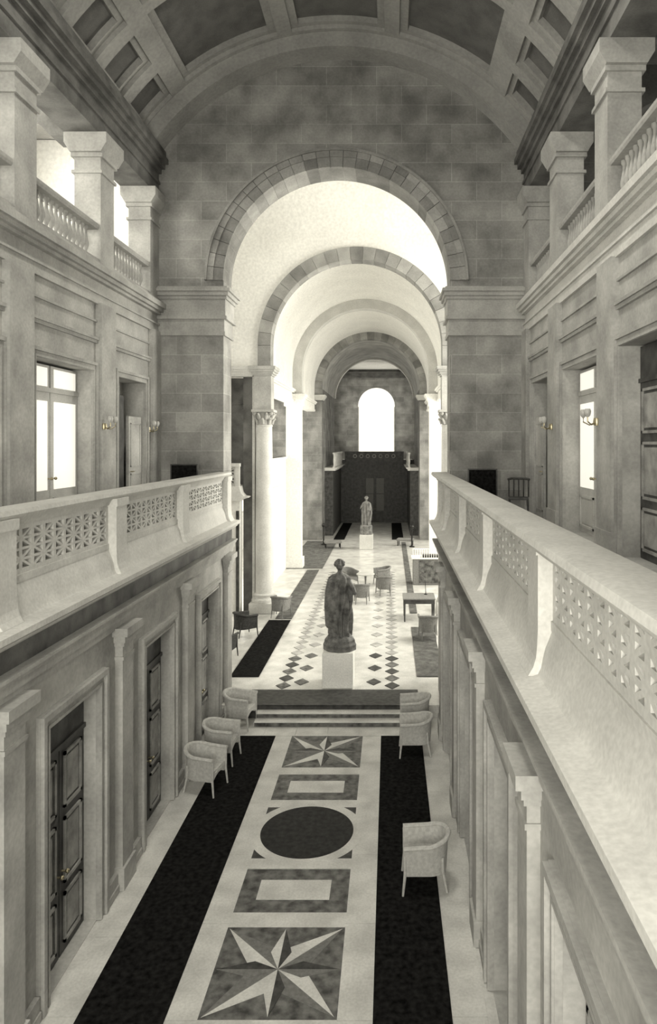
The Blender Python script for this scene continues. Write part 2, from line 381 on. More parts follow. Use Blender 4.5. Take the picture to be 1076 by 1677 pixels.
BAYS = {-1: [3.9, 7.05, 10.1, 13.3, 16.55], 1: [2.6, 5.75, 9.0, 12.05, 15.1]}   # pilaster centres
HW = 2.58
dn = 0
for s, nm in ((-1, 'left'), (1, 'right')):
    xf = SX(s, HW); piers = BAYS[s]; ops = []; cs = []
    b = [piers[0]-3.15]+piers
    for i in range(len(b)-1):
        c = (b[i]+b[i+1])/2; cs.append(c); ops.append((c-0.70, c+0.70, 0, 3.15))
    wl = MB(); wall_with_openings(wl, s, xf, 0.32, YS, YW, -0.012, E-2.02, ops)
    struct(wl.build('wall_%s_lower' % nm, 'wallstone'), 'stone side wall below the %s gallery' % nm)
    for c in cs:
        dn += 1
        bk = MB(); bk.box(xf+s*0.30, xf+s*0.36, c-0.8, c+0.8, -0.01, 3.3); struct(bk.build('wall_%s_recess' % nm, 'wood'))
        panel_door(dn, s, c, 1.38, 0.0, 3.14, xf, 'dark oak double door in the %s lower wall, %s' % (nm, ['nearest the camera', 'second from the camera', 'third from the camera', 'fourth from the camera', 'beside the steps'][cs.index(c)]))
    tr = MB()
    for c in cs:
        architrave(tr, s, xf, c-0.695, c+0.695, 0.0, 3.145)
        # raised panel moulding above each frame
    trim(tr, 'stone', 'moulded stone door frames along the %s lower wall' % nm)
    for p in piers:
        pl = MB(); hp = 0.20
        pl.box(SX(s, 2.47), xf+s*0.01, p-hp, p+hp, 0.32, 3.50)
        pl.box(SX(s, 2.435), xf+s*0.01, p-hp-0.035, p+hp+0.035, 0, 0.32)
        pl.box(SX(s, 2.45), xf+s*0.012, p-hp-0.02, p+hp+0.02, 3.30, 3.35)
        for (za, zb, pr) in ((3.50, 3.56, 0.03), (3.56, 3.66, 0.055), (3.66, 3.78, 0.11)):
            pl.box(SX(s, 2.47-pr), xf+s*0.01, p-hp-pr, p+hp+pr, za, zb)
        trim(pl, 'wallstone', 'stone pilaster with moulded cap on the %s lower wall' % nm)
    # skirting between doors and pilasters
    sk = MB(); edges = [YS]
    for c in cs: edges += [c-0.92, c+0.92]
    edges.append(YW-1.05)
    for i in range(0, len(edges), 2):
        if edges[i+1] > edges[i]: sk.box(SX(s, 2.52), xf+s*0.01, edges[i], edges[i+1], 0, 0.26); sk.box(SX(s, 2.50), xf+s*0.01, edges[i], edges[i+1], 0, 0.1)
    struct(sk.build('baseboard_%s' % nm, 'stone'))
    # architrave moulding, frieze and cornice shelf (ledge)
    ar = MB()
    for (h, za, zb) in ((2.54, 3.75, 3.86), (2.50, 3.86, 3.97), (2.46, 3.97, 4.02), (2.43, 4.02, 4.06)):
        ar.box(SX(s, h), xf+s*0.02, YS, YW, za, zb)
    trim(ar, 'stone', 'stepped architrave along the %s lower wall' % nm)
    fr = MB(); fr.box(SX(s, 2.57), xf+s*0.1, YS, YW, 4.06, 4.35); trim(fr, 'frieze', 'shade-darkened frieze under the %s gallery' % nm)
    lg = MB(); Z = LEDGE
    pts = [(2.70, 4.33), (2.50, 4.33), (2.48, 4.36), (2.43, 4.38), (2.42, 4.415), (2.385, 4.425), (2.357, 4.45), (2.357, Z-0.005), (2.365, Z), (2.52, Z+0.015), (2.56, Z+0.03),
           (2.585, Z+0.08), (2.60, Z+0.16), (2.62, Z+0.24), (2.65, Z+0.31), (2.67, E-1.515), (2.67, E-1.50), (2.86, E-1.50), (2.86, 4.33)]
    lg.prism([(SX(s, a), z) for a, z in pts], 'y', YS, YW-0.02)
    trim(lg, 'pale', 'curved pale stone cornice shelf carrying the %s parapet' % nm, smooth=True)

# ---------------------------------------------------------------- galleries: floor, parapets
for s, nm in ((-1, 'left'), (1, 'right')):
    gfl = MB(); gfl.box(SX(s, 2.86), WALLX[s]-s*0.002, YS, YW, GF-0.25, GF)
    struct(gfl.build('floor_gallery_%s' % nm, 'stone'), 'floor of the %s gallery' % nm)
    sub = MB(); sub.box(SX(s, HW)+s*0.3, WALLX[s]+s*0.3, YS, YW, E-2.02-0.1, GF-0.25); struct(sub.build('ceiling_under_gallery_%s' % nm, 'wallstone'))

def lattice_panel(s, xa, xb, y0, y1, z0, z1, parent, axis='x', name='lattice_panel', cell=0.47, hole=0.6):
    """pierced stone panel: each cell is a star of eight slots; faces xa (nave side) and xb (back)"""
    mb = MB()
    my = 0.05; mz = 0.045
    ny = max(1, round((y1-y0-2*my)/cell)); cy = (y1-y0-2*my)/ny; nz = 2; cz = (z1-z0-2*mz)/nz
    def P(x, y, z): return (x, y, z) if axis == 'x' else (y, x, z)
    def quad(ps): mb.add([P(*p) for p in ps], [tuple(range(len(ps)))])
    # border
    def bx(ya, yb, za, zb):
        if axis == 'x': mb.box(xa, xb, ya, yb, za, zb)
        else: mb.box(ya, yb, xa, xb, za, zb)
    bx(y0, y0+my, z0, z1); bx(y1-my, y1, z0, z1); bx(y0+my, y1-my, z0, z0+mz); bx(y0+my, y1-my, z1-mz, z1)
    for j in range(nz):
        for i in range(ny):
            off = 0
            ca = y0+my+(i+0.5)*cy; cb = z0+mz+(j+0.5)*cz; hy, hz = cy/2, cz/2
            ring = [(-1, -1), (0, -1), (1, -1), (1, 0), (1, 1), (0, 1), (-1, 1), (-1, 0)]
            for k in range(8):
                a = ring[k]; b = ring[(k+1) % 8]
                tri = [(ca, cb), (ca+a[0]*hy, cb+a[1]*hz), (ca+b[0]*hy, cb+b[1]*hz)]
                g = (sum(p[0] for p in tri)/3, sum(p[1] for p in tri)/3)
                inn = [(g[0]+(p[0]-g[0])*hole, g[1]+(p[1]-g[1])*hole) for p in tri]
                for q in range(3):
                    r = (q+1) % 3
                    for X in (xa, xb):
                        quad([(X, *tri[q]), (X, *tri[r]), (X, *inn[r]), (X, *inn[q])])
                    quad([(xa, *inn[q]), (xa, *inn[r]), (xb, *inn[r]), (xb, *inn[q])])
    return mb.build(name, 'pale', parent)
for s, nm in ((-1, 'left'), (1, 'right')):
    par = thing('stone_parapet', (SX(s, 2.75), 7.0, E-1.50), 'pale pierced stone parapet along the %s gallery' % nm, 'parapet')
    def loc(mb, name, m, **k):
        o = mb.build(name, m, par, **k); o.location = (-par.location.x, -par.location.y, -par.location.z); return o
    rf = 2.57 if s < 0 else 2.40; bk = 2.93 if s < 0 else 2.82
    co = MB()
    co.prism([(SX(s, a), z) for a, z in ((rf, RAIL-0.06), (rf+0.012, RAIL-0.01), (rf+0.05, RAIL), (bk-0.04, RAIL), (bk, RAIL-0.03), (bk, RAIL-0.09), (2.84, RAIL-0.13), (2.84, RAIL-0.19), (rf+0.16 if s > 0 else 2.655, RAIL-0.19), (rf+0.13 if s > 0 else 2.63, RAIL-0.13), (rf+0.03, RAIL-0.10))], 'y', YS, YW-0.02)
    loc(co, 'coping', 'pale', smooth=True)
    bs = MB(); bs.box(SX(s, 2.665), SX(s, 2.84), YS, YW-0.02, E-1.50, E-1.42); loc(bs, 'base_rail', 'pale')
    ps = BAYS[s]+[YW-0.22 if s > 0 else YW-0.30]
    if s < 0: ps = BAYS[s][:-1]+[YW-0.32]
    prev = YS
    for p in ps:
        pm = MB(); ph = 0.20
        pm.box(SX(s, 2.56), SX(s, 2.88), p-ph, p+ph, E-1.50, RAIL-0.19); pm.box(SX(s, 2.54), SX(s, 2.86), p-ph-0.02, p+ph+0.02, RAIL-0.21, RAIL-0.10)
        pm.prism([(SX(s, a), z) for a, z in ((2.56, E-1.50), (2.555, E-1.62), (2.545, E-1.72), (2.52, E-1.80), (2.48, LEDGE+0.014), (2.68, LEDGE+0.014), (2.68, E-1.50))], 'y', p-ph, p+ph)
        loc(pm, 'post', 'pale')
        if p-ph-prev > 0.5:
            n = 1
            lp = lattice_panel(s, SX(s, 2.68), SX(s, 2.80), prev+0.0, p-ph, E-1.42, RAIL-0.19, par, hole=0.62 if s < 0 else 0.42); lp.location = (-par.location.x, -par.location.y, -par.location.z)
        prev = p+ph

# ---------------------------------------------------------------- gallery side walls with doors, upper cornice
UZ0 = E+2.80; UZ1 = E+3.62       # entablature under the upper balustrade
PIL = {-1: [4.4, 7.55, 10.7, 14.0, 17.0], 1: [4.3, 7.45, 10.6, 13.95, 17.0]}
for s, nm in ((-1, 'left'), (1, 'right')):
    xf = WALLX[s]; b = PIL[s]; ops = []
    cs = [((b[i]+b[i+1])/2+(0.0), ) for i in range(len(b)-1)]
    cs = [c[0] for c in cs]
    HO = [1.1, 1.1, 1.1, 0.82]
    for c, ho in zip(cs, HO): ops.append((c-ho, c+ho, GF, E+1.45))
    wl = MB(); wall_with_openings(wl, s, xf, 0.55, YS, YW, GF-0.2, UZ0, ops)
    struct(wl.build('wall_%s_gallery' % nm, 'wallstone'), 'stone wall behind the %s gallery' % nm)
    tr = MB()
    for c, ho in zip(cs, HO): architrave(tr, s, xf, c-ho+0.005, c+ho-0.005, GF, E+1.445, 0.17, 0.04)
    for (h, za, zb) in ((0.05, E+2.0, E+2.06), (0.08, E+2.06, E+2.11), (0.04, E+2.42, E+2.46)):
        tr.box(xf-s*h, xf+s*0.01, YS, YW, za, zb)
    trim(tr, 'stone', 'moulded frames and string course of the %s gallery wall' % nm)
    for p in b:
        pl = MB(); pl.box(xf-s*0.12, xf+s*0.01, p-0.36, min(p+0.36, YW), GF, UZ0)
        pl.box(xf-s*0.15, xf+s*0.01, p-0.39, min(p+0.39, YW), GF, GF+0.35)
        trim(pl, 'wallstone', 'flat pilaster on the %s gallery wall' % nm)
    for i, c in enumerate(cs):
        dn += 1
        where = ['nearest the camera', 'second from the camera', 'third from the camera', 'beside the arch wall'][i]
        lab = 'glazed double door with transom in the %s gallery wall, %s' % (nm, where)
        bk = MB(); bk.box(xf+s*0.50, xf+s*0.58, c-1.2, c+1.2, GF-0.1, E+1.8); struct(bk.build('wall_%s_recess_gallery' % nm, 'wallstone'))
        if i == 3:
            # doorway with a leaf standing open into the recess
            d = thing('door_%d' % dn, (xf+s*0.05, c, GF), lab, 'door'); del d['category']; d['label'] = 'narrow panelled doorway with a dark opening in the %s gallery wall, beside the arch wall' % nm; d['kind'] = 'structure'
            m1 = MB(); m1.box(s*0.05, s*0.5, -0.80, -0.15, 0, 2.75); m1.build('dark_leaf', 'wood', d, bevel=0.01)
            m2 = MB(); m2.box(s*0.0, s*0.06, 0.0, 0.80, 0, 2.3); 
            for z0, z1 in ((0.15, 1.0), (1.15, 2.15)):
                for (ya, yb, za, zb) in ((0.1, 0.7, z0, z0+0.03), (0.1, 0.7, z1-0.03, z1), (0.1, 0.13, z0, z1), (0.67, 0.7, z0, z1)): m2.box(-s*0.015, 0, ya, yb, za, zb)
            m2.build('door_leaf', 'wallstone', d)
            m3 = MB(); m3.tube([(-s*0.02, 0.05, 1.05), (-s*0.07, 0.05, 1.05), (-s*0.07, 0.15, 1.05)], 0.012); m3.build('door_handle', 'brass', d, smooth=True)
        else:
            panel_door(dn, s, c, 2.16, GF, E+1.43-GF, xf+s*0.10, lab, glassy=(s < 0 or i == 2))
    # entablature
    en = MB()
    for (h, za, zb) in ((0.06, UZ0-0.02, UZ0+0.16), (0.10, UZ0+0.16, UZ0+0.20), (0.04, UZ0+0.20, UZ0+0.42), (0.13, UZ0+0.42, UZ0+0.48), (0.20, UZ0+0.48, UZ0+0.56), (0.26, UZ0+0.56, UZ0+0.68), (0.18, UZ0+0.68, UZ0+0.74), (0.10, UZ0+0.74, UZ1)):
        en.box(xf-s*h, xf+s*0.55, YS, YW, za, zb)
    trim(en, 'stone' if s < 0 else 'pale', 'projecting stone cornice above the %s gallery doors' % nm)
    uf2 = MB(); uf2.box(xf+s*0.57, xf+s*3.25, YS, YW, UZ1-0.2, UZ1-0.02); struct(uf2.build('floor_upper_gallery_%s' % nm, 'beam'), 'floor of the upper %s gallery' % nm)  # shade behind the balusters is put into the dark floor colour
    # upper balustrade: rails + turned balusters between the square piers
    bal = thing('stone_balustrade', (xf, 9.0, UZ1), 'upper stone balustrade with turned balusters above the %s gallery' % nm, 'balustrade')
    ox = -xf; oy = -9.0; oz = -UZ1
    def bl(mb, name, m, **k):
        o = mb.build(name, m, bal, **k); o.location = (ox, oy, oz); return o
    bmat = 'vault'
    hr = MB(); hr.prism([(xf+s*a, z) for a, z in ((-0.02, UZ1+0.66), (-0.04, UZ1+0.70), (-0.04, UZ1+0.75), (0.0, UZ1+0.79), (0.26, UZ1+0.79), (0.30, UZ1+0.75), (0.30, UZ1+0.70), (0.28, UZ1+0.66))], 'y', YS, YW)
    bl(hr, 'handrail', bmat)
    br = MB(); br.box(xf-s*0.02, xf+s*0.28, YS, YW, UZ1, UZ1+0.08); bl(br, 'base_rail', bmat)
    first = None; upp = [4.4, 7.55, 10.9, 14.05, 16.9]
    prof = [(0.055, 0.0), (0.055, 0.04), (0.03, 0.07), (0.03, 0.10), (0.06, 0.20), (0.062, 0.25), (0.045, 0.34), (0.028, 0.44), (0.03, 0.50), (0.05, 0.53), (0.05, 0.58)]
    y = 6.6
    proto = None
    while y < 16.5:
        if all(abs(y-p) > 0.42 for p in upp):
            if proto is None:
                mb = MB(); mb.lathe(prof, 0, 0, 0, 10); proto = mb.build('baluster', bmat, bal, smooth=True); o = proto
            else:
                o = proto.copy(); COL.objects.link(o); o.parent = bal
            o.location = (s*0.13, y-9.0, 0.08)
        y += 0.172 if s < 0 else 0.172
    # square piers with caps carrying the beam
    for p in upp:
        pr = MB(); h = 0.33; x0 = xf-s*0.065; x1 = xf+s*0.46
        yb = min(p+h, YW-0.01)
        pr.box(x0, x1, p-h, yb, UZ1, E+5.72)
        pr.box(x0-s*0.04, x1+s*0.04, p-h-0.04, min(yb+0.04, YW-0.005), E+5.40, E+5.46)
        pr.box(x0-s*0.05, x1+s*0.05, p-h-0.05, min(yb+0.05, YW-0.005), E+5.72, E+5.80)
        pr.prism([(x0-s*0.05, E+5.80), (x0-s*0.16, E+5.98), (x0-s*0.16, E+6.18), (x1+s*0.16, E+6.18), (x1+s*0.16, E+5.98), (x1+s*0.05, E+5.80)], 'y', p-h-0.12, min(yb+0.12, YW-0.005))
        trim(pr, 'stone', 'square pier of the upper %s gallery' % nm)
        # transverse beam from the pier to the outer wall
        if p < 16.5:
            tb = MB(); tb.prism([(x1, E+6.18), (x1+s*0.5, E+6.18), (x1+s*0.9, E+6.6), (x1+s*1.5, E+6.9), (x1+s*3.2, E+6.9), (x1+s*3.2, E+7.6), (x1, E+7.6)], 'y', p-0.28, p+0.28)
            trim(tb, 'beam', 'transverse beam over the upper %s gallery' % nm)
    bm_ = MB(); bm_.box(xf-s*0.06, xf+s*0.62, YS, YW, E+6.18, E+6.75)
    for (h, za, zb) in ((0.10, 6.18+0.30, 6.18+0.36), (0.13, 6.75, 6.86), (0.22, 6.86, 6.98), (0.30, 6.98, 7.10), (0.24, 7.10, 7.3)):
        bm_.box(xf-s*h, xf+s*0.62, YS, YW, E+za, E+zb)
    bm_.box(xf+s*0.30, xf+s*0.61, YS, YW, E+7.2, E+7.805)  # unseen closing strip added to stop lamp light leaking over the beam
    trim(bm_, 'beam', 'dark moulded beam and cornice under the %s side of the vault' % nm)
    # outer wall + ceiling of the upper gallery, with window openings (the daylight comes in here)
    ow = MB(); wall_with_openings(ow, s, xf+s*3.3, 0.3, YS, YW, UZ1-0.1, E+7.6, [(8.6, 9.9, E+3.9, E+6.4), (11.6, 12.9, E+3.9, E+6.4), (14.6, 15.9, E+3.9, E+6.4)])
    struct(ow.build('wall_%s_upper' % nm, 'plaster' if s < 0 else 'beam'), 'outer wall of the upper %s gallery' % nm)  # dimness of the right interior is put into its dark wall colour
    if s < 0:
        ue = MB(); ue.box(xf+s*0.64, xf+s*3.28, YW-0.06, YW-0.002, UZ1-0.02, E+7.58); struct(ue.build('wall_end_upper_gallery', 'plaster'), 'white end wall of the upper left gallery')
    uc = MB(); uc.box(xf+s*0.3, xf+s*3.6, YS, YW, E+7.6, E+7.8); struct(uc.build('ceiling_upper_gallery_%s' % nm, 'vault'))

# ---------------------------------------------------------------- wall with the great arch
AR = 2.83; AZ = E+4.09; AD = 0.86; AC = -1.32
def arch_wall(mb, xl, xr, ytop, y0, y1, cx, cz, r, z0, jl=None, jr=None, seg=48):
    """wall from xl..xr, z0..ytop, pierced by a round arch (centre cx,cz radius r) standing on jambs"""
    mb.box(xl, cx-r, y0, y1, z0, cz); mb.box(cx+r, xr, y0, y1, z0, cz)
    # spandrels from springing to top
    pts = [(cx+r*math.cos(PI*i/seg), cz+r*math.sin(PI*i/seg)) for i in range(seg+1)]
    v = []; f = []
    for i, (x, z) in enumerate(pts):
        for y in (y0, y1): v += [(x, y, z), (x, y, ytop)]
    for i in range(seg):
        a = 4*i; b = a+4
        f += [(a, b, b+1, a+1), (a+2, a+3, b+3, b+2), (a, a+2, b+2, b), (a+1, b+1, b+3, a+3)]
    mb.add(v, f)
    mb.box(xl, cx-r, y0, y1, cz, ytop); mb.box(cx+r, xr, y0, y1, cz, ytop)
aw = MB(); arch_wall(aw, -9.6, 7.2, E+11.0, YW, YW+AD, AC, AZ, AR, -0.1)
struct(aw.build('wall_front', 'block'), 'great block wall pierced by the tall round arch')
im = MB()
for s in (-1, 1):
    xi = AC+s*AR; xo = WALLX[s]
    for (h, za, zb) in ((0.05, 2.72, 2.82), (0.03, 2.82, 3.12), (0.10, 3.12, 3.20), (0.06, 3.20, 3.62), (0.10, 3.62, 3.70), (0.15, 3.70, 3.80), (0.20, 3.80, 3.88), (0.12, 3.88, 3.93)):
        im.box(xi-s*h, xo, YW-h, YW+AD+h, E+za, E+zb)
trim(im, 'stone', 'moulded impost bands across both piers of the great arch')

# ---------------------------------------------------------------- coffered vault over the near hall
VZ = E+4.15; RR = 5.45; RV = 5.80
rib = MB(); rib.arcband(WC, VZ, RR, RR+0.6, YW-0.62, YW, PI/2-math.radians(56), PI/2+math.radians(56), 64)
rib.arcband(WC, VZ, RR, RR+0.6, 10.0, 10.7, PI/2-math.radians(56), PI/2+math.radians(56), 64)
trim(rib, 'vault', 'broad arched ribs of the vault against the arch wall')
cf = MB()
cols = [(-56, -53.5, 0), (-53.5, -43.5, 1), (-43.5, -39, 0), (-39, -14.5, 2), (-14.5, -11, 0), (-11, 11, 2), (11, 14.5, 0), (14.5, 39, 2), (39, 43.5, 0), (43.5, 53.5, 1), (53.5, 56, 0)]
def vp(a, r): a = math.radians(a); return (WC+r*math.sin(a), VZ+r*math.cos(a))
def patch(a0, a1, y0, y1, r, mi):
    n = max(1, int(abs(a1-a0)/3)); 
    for i in range(n):
        p = vp(a0+(a1-a0)*i/n, r); q = vp(a0+(a1-a0)*(i+1)/n, r)
        cf.add([(p[0], y0, p[1]), (q[0], y0, q[1]), (q[0], y1, q[1]), (p[0], y1, p[1])], [(0, 1, 2, 3)], mi)
def cofr(a0, a1, y0, y1):
    dp = 0.0; steps = [(RV, RV+0.10), (RV+0.10, RV+0.24)]; da = 1.2*(1 if a1-a0 < 15 else 1.5)
    A0, A1, Y0, Y1 = a0, a1, y0, y1
    for k, (ra, rb) in enumerate(steps):
        n = max(1, int((A1-A0)/3))
        for i in range(n):
            for Y in (Y0, Y1):
                p = vp(A0+(A1-A0)*i/n, ra); q = vp(A0+(A1-A0)*(i+1)/n, ra); p2 = vp(A0+(A1-A0)*i/n, rb); q2 = vp(A0+(A1-A0)*(i+1)/n, rb)
                cf.add([(p[0], Y, p[1]), (q[0], Y, q[1]), (q2[0], Y, q2[1]), (p2[0], Y, p2[1])], [(0, 1, 2, 3)], 0)
        for A in (A0, A1):
            p = vp(A, ra); p2 = vp(A, rb); cf.add([(p[0], Y0, p[1]), (p[0], Y1, p[1]), (p2[0], Y1, p2[1]), (p2[0], Y0, p2[1])], [(0, 1, 2, 3)], 0)
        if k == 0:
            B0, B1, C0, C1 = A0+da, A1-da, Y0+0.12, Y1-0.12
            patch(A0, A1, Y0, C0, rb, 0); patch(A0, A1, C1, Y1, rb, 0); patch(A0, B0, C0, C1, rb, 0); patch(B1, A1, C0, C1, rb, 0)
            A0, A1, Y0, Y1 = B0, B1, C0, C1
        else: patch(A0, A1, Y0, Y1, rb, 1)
ys = []; y = 16.55
while y > YS:
    ys.append((y-1.05, y)); y -= 1.42
ys2 = []; y = 16.46
while y > YS+2.9: ys2.append((y-2.6, y)); y -= 2.9
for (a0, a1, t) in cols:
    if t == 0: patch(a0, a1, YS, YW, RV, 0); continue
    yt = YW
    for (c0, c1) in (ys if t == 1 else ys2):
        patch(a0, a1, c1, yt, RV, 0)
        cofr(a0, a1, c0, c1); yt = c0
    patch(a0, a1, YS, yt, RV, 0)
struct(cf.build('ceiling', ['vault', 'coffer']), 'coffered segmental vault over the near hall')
for k, yy in enumerate((9.36,)):  # frame added around the unseen vault fill lamp
    wn = thing('window_%d' % (10+k), (-1.225, yy, E+10.0), 'added frame under the unseen fill lamp in the vault crown', 'window'); del wn['category']; wn['kind'] = 'structure'
    fm = MB()
    for q in (-1.0, -0.35, 0.30, 0.95): fm.box(q, q+0.05, -1.15, 1.15, 0, 0.06)
    for q in (-1.15, -0.4, 0.35, 1.1): fm.box(-1.0, 1.0, q, q+0.05, 0.005, 0.055)
    fm.build('window_frame', 'iron', wn)
# spandrel closing between vault and side beams, outer shell against the sky
sh = MB(); sh.arcband(WC, VZ, RV+0.4, RV+0.6, YS-0.3, YW, PI/2-math.radians(60), PI/2+math.radians(60), 40)
for s in (-1, 1): sh.box(WALLX[s]+s*0.5, WALLX[s]+s*3.7, YS-0.3, YW, E+7.8, E+7.95)
struct(sh.build('ceiling_shell', 'vault'))
# wall behind the camera with a tall window opening
bw = MB(); bw.box(-9.8, -3.6, YS-0.3, YS, -0.2, E+11); bw.box(0.8, 7.4, YS-0.3, YS, -0.2, E+11); bw.box(-3.6, 0.8, YS-0.3, YS, -0.2, E-2.3); bw.box(-3.6, 0.8, YS-0.3, YS, E+2.9, E+11)
struct(bw.build('wall_back', 'wallstone'), 'wall behind the camera with a tall window')

# ---------------------------------------------------------------- first bright bay (crosswise vault), Y 18.06 .. 25
B0 = YW+AD; B1 = 25.0; XL, XR = -9.6, 7.0
cv = MB(); rr = (B1-B0)/2; B1 = 25.1; cyb = (B0+B1)/2; rr = (B1-B0)/2; zc = E+7.35
n = 40; v = []; f = []
for i in range(n+1):
    a = PI*i/n; y = cyb-rr*math.cos(a); z = zc+rr*math.sin(a); v += [(XL, y, z), (XR, y, z)]
for i in range(n): f.append((2*i, 2*i+1, 2*i+3, 2*i+2))
cv.add(v, f); struct(cv.build('ceiling_bay', 'plaster', smooth=True), 'smooth white crosswise vault of the first bay')
B1 = 25.0
# side ends of that bay with tall window openings
for s, X in ((-1, XL), (1, XR)):
    mb = MB(); wall_with_openings(mb, s, X, 0.3, B0, B1, -0.1, E+11, [(19.2, 24.0, E-2.2, E+6.2)])
    struct(mb.build('wall_bay_%s' % ('left' if s < 0 else 'right'), 'plaster'))
    wn = thing('window_%d' % (1 if s < 0 else 2), (X, 21.6, E-2.2), 'tall daylit side window of the first bay, %s side' % ('left' if s < 0 else 'right'), 'window'); del wn['category']; wn['kind'] = 'structure'
    fm = MB()
    for q in (-2.4, -0.8, 0.8, 2.33): fm.box(0.05*s, 0.15*s, q, q+0.08, 0, 8.4)
    for z in (0, 2.1, 4.2, 6.3, 8.3): fm.box(0.05*s, 0.15*s, -2.4, 2.4, z, z+0.07)
    fm.build('window_frame', 'paint', wn)
# transverse wall at Y=25 with arch 2 (ring on entablature blocks and columns)
C2 = -1.2; R2 = 3.12; Z2 = E+3.6
aw2 = MB()
arch_wall(aw2, XL, XR, E+11, B1+0.08, B1+0.5, C2, Z2, R2+0.02, E+2.84)
struct(aw2.build('wall_second_arch', 'plaster'), 'white wall above the second arch')
M['vs1'] = mat('voussoir_light', T(0.36), 0.85, 0.12, 1.6, 0.2, 0.12); M['vs2'] = mat('voussoir_mid', T(0.30), 0.85, 0.14, 1.6, 0.2, 0.12); M['vs3'] = mat('voussoir_dark', T(0.23), 0.85, 0.16, 1.6, 0.2, 0.12)
def voussoirs(mb, cx, cz, r0, r1, y0, y1, n, seed):
    rn = random.Random(seed); g = 0.006/r0
    for i in range(n):
        mb.arcband(cx, cz, r0, r1, y0, y1, PI*i/n+g, PI*(i+1)/n-g, 4, rn.choice((0, 1, 1, 2)))
VS = ['vs1', 'vs2', 'vs3']
def arch_ring(y0, y1, cx, r, t, zc, zs, m, label):
    mb = MB()
    if m == 'vs': voussoirs(mb, cx, zc, r, r+t, y0, y1, 23, 5); m = VS
    else: mb.arcband(cx, zc, r, r+t, y0, y1, 0, PI, 56)
    mb.box(cx-r-t, cx-r, y0, y1, zs, zc-0.005, 1 if m is VS else 0); mb.box(cx+r, cx+r+t, y0, y1, zs, zc-0.005, 1 if m is VS else 0)
    return trim(mb, m, label)
arch_ring(B1, B1+0.62, C2, R2, 0.47, Z2, E+2.84, 'vs', 'second arch, a ring of grey blocks against white plaster')
def cornice_block(mb, x0, x1, y0, y1, zb, zt, p=0.16):
    mb.box(x0, x1, y0, y1, zb, zt-0.34)
    for (h, a, b) in ((0.04, 0.34, 0.28), (0.09, 0.28, 0.20), (0.14, 0.20, 0.12), (0.18, 0.12, 0.0)):
        mb.box(x0-h, x1+h, y0-h, y1+h, zt-a, zt-b)
def column(x, y, z0, ztop, r, label, m='pale', cap='stone'):
    t = thing('stone_column', (x, y, z0), label, 'column'); H = ztop-z0
    b = MB(); b.box(-r*1.45, r*1.45, -r*1.45, r*1.45, 0, 0.35); b.lathe([(r*1.4, 0.35), (r*1.42, 0.42), (r*1.35, 0.48), (r*1.18, 0.50), (r*1.15, 0.56), (r*1.25, 0.60), (r*1.25, 0.64), (r*1.06, 0.68)], 0, 0, 0, 28)
    b.build('base', m, t, smooth=True)
    s = MB(); s.lathe([(r*1.04, 0.68), (r, 0.8), (r, H*0.35), (r*0.93, H*0.7), (r*0.86, H-0.62), (r*0.92, H-0.60), (r*0.92, H-0.56), (r*0.85, H-0.54)], 0, 0, 0, 28); s.build('shaft', m, t, smooth=True)
    c = MB(); c.lathe([(r*0.84, H-0.54), (r*0.88, H-0.3), (r*1.05, H-0.1)], 0, 0, 0, 28)
    for lv, (zz, rad, n) in enumerate(((H-0.52, r*0.86, 8), (H-0.34, r*0.92, 8))):
        for k in range(n):
            a = 2*PI*(k+0.5*lv)/n; ca, sa = math.cos(a), math.sin(a)
            c.tube([(ca*rad, sa*rad, zz), (ca*(rad+0.04), sa*(rad+0.04), zz+0.12), (ca*(rad+0.12), sa*(rad+0.12), zz+0.2), (ca*(rad+0.14), sa*(rad+0.14), zz+0.15)], [0.06, 0.055, 0.035, 0.012], 6)
    for a in (PI/4, 3*PI/4, 5*PI/4, 7*PI/4):
        c.ball((math.cos(a)*r*1.25, math.sin(a)*r*1.25, H-0.14), 0.08, 8, 6)
    c.box(-r*1.22, r*1.22, -r*1.22, r*1.22, H-0.09, H)
    c.build('capital', cap, t, smooth=True)
    return t
rg = MB(); voussoirs(rg, AC, AZ, AR-0.003, AR+0.24, YW-0.05, YW+AD+0.003, 29, 3); trim(rg, VS, 'inner ring of blocks of the great arch')
rg = MB(); voussoirs(rg, AC, AZ, AR+0.24, AR+0.39, YW-0.08, YW+0.01, 29, 4); rg.arcband(AC, AZ, AR+0.39, AR+0.45, YW-0.13, YW+0.01, 0, PI, 64, 1); trim(rg, VS, 'outer moulded ring of the great arch')
# left group at Y=25: column, entablature block, dark backing pier, gallery return
for s in (-1, 1):
    xin = C2+s*(R2-0.02)
    blk = MB(); cornice_block(blk, min(xin, xin+s*0.62), max(xin, xin+s*0.62), B1-0.02, B1+0.62, E+1.27, E+2.84)
    trim(blk, 'stone', 'entablature block between the %s column and the second arch' % ('left' if s < 0 else 'right'))
    column(C2+s*(R2+0.28), B1+0.30, UPF, E+1.27, 0.33, 'tall round column at the %s foot of the second arch' % ('left' if s < 0 else 'right'))
pr = MB(); pr.box(-5.36, -4.97, B1+0.25, B1+0.75, UPF-0.02, E+2.6); trim(pr, 'beam', 'dark pier beside the left column')
pe = MB(); pe.box(-5.02, -4.93, B1+0.18, B1+0.75, UPF-0.02, E+2.6); trim(pe, 'pale', 'pale edge of the dark pier beside the left column')
ent = MB()
cornice_block(ent, -9.7, -4.99, B1+0.0, B1+0.48, E+2.47, E+2.835); trim(ent, 'pale', 'white cornice left of the second arch')
dk = MB(); dk.box(-9.6, -5.3, B1+0.9, B1+1.1, GF, E+2.5); dk.box(-9.6, -5.3, B1+0.85, B1+0.9, E+1.5, E+1.62); struct(dk.build('wall_alcove', 'beam'), 'alcove wall behind the far left gallery, its shade put into the dark colour')  # the alcove is only unlit; dark stone carries that shade
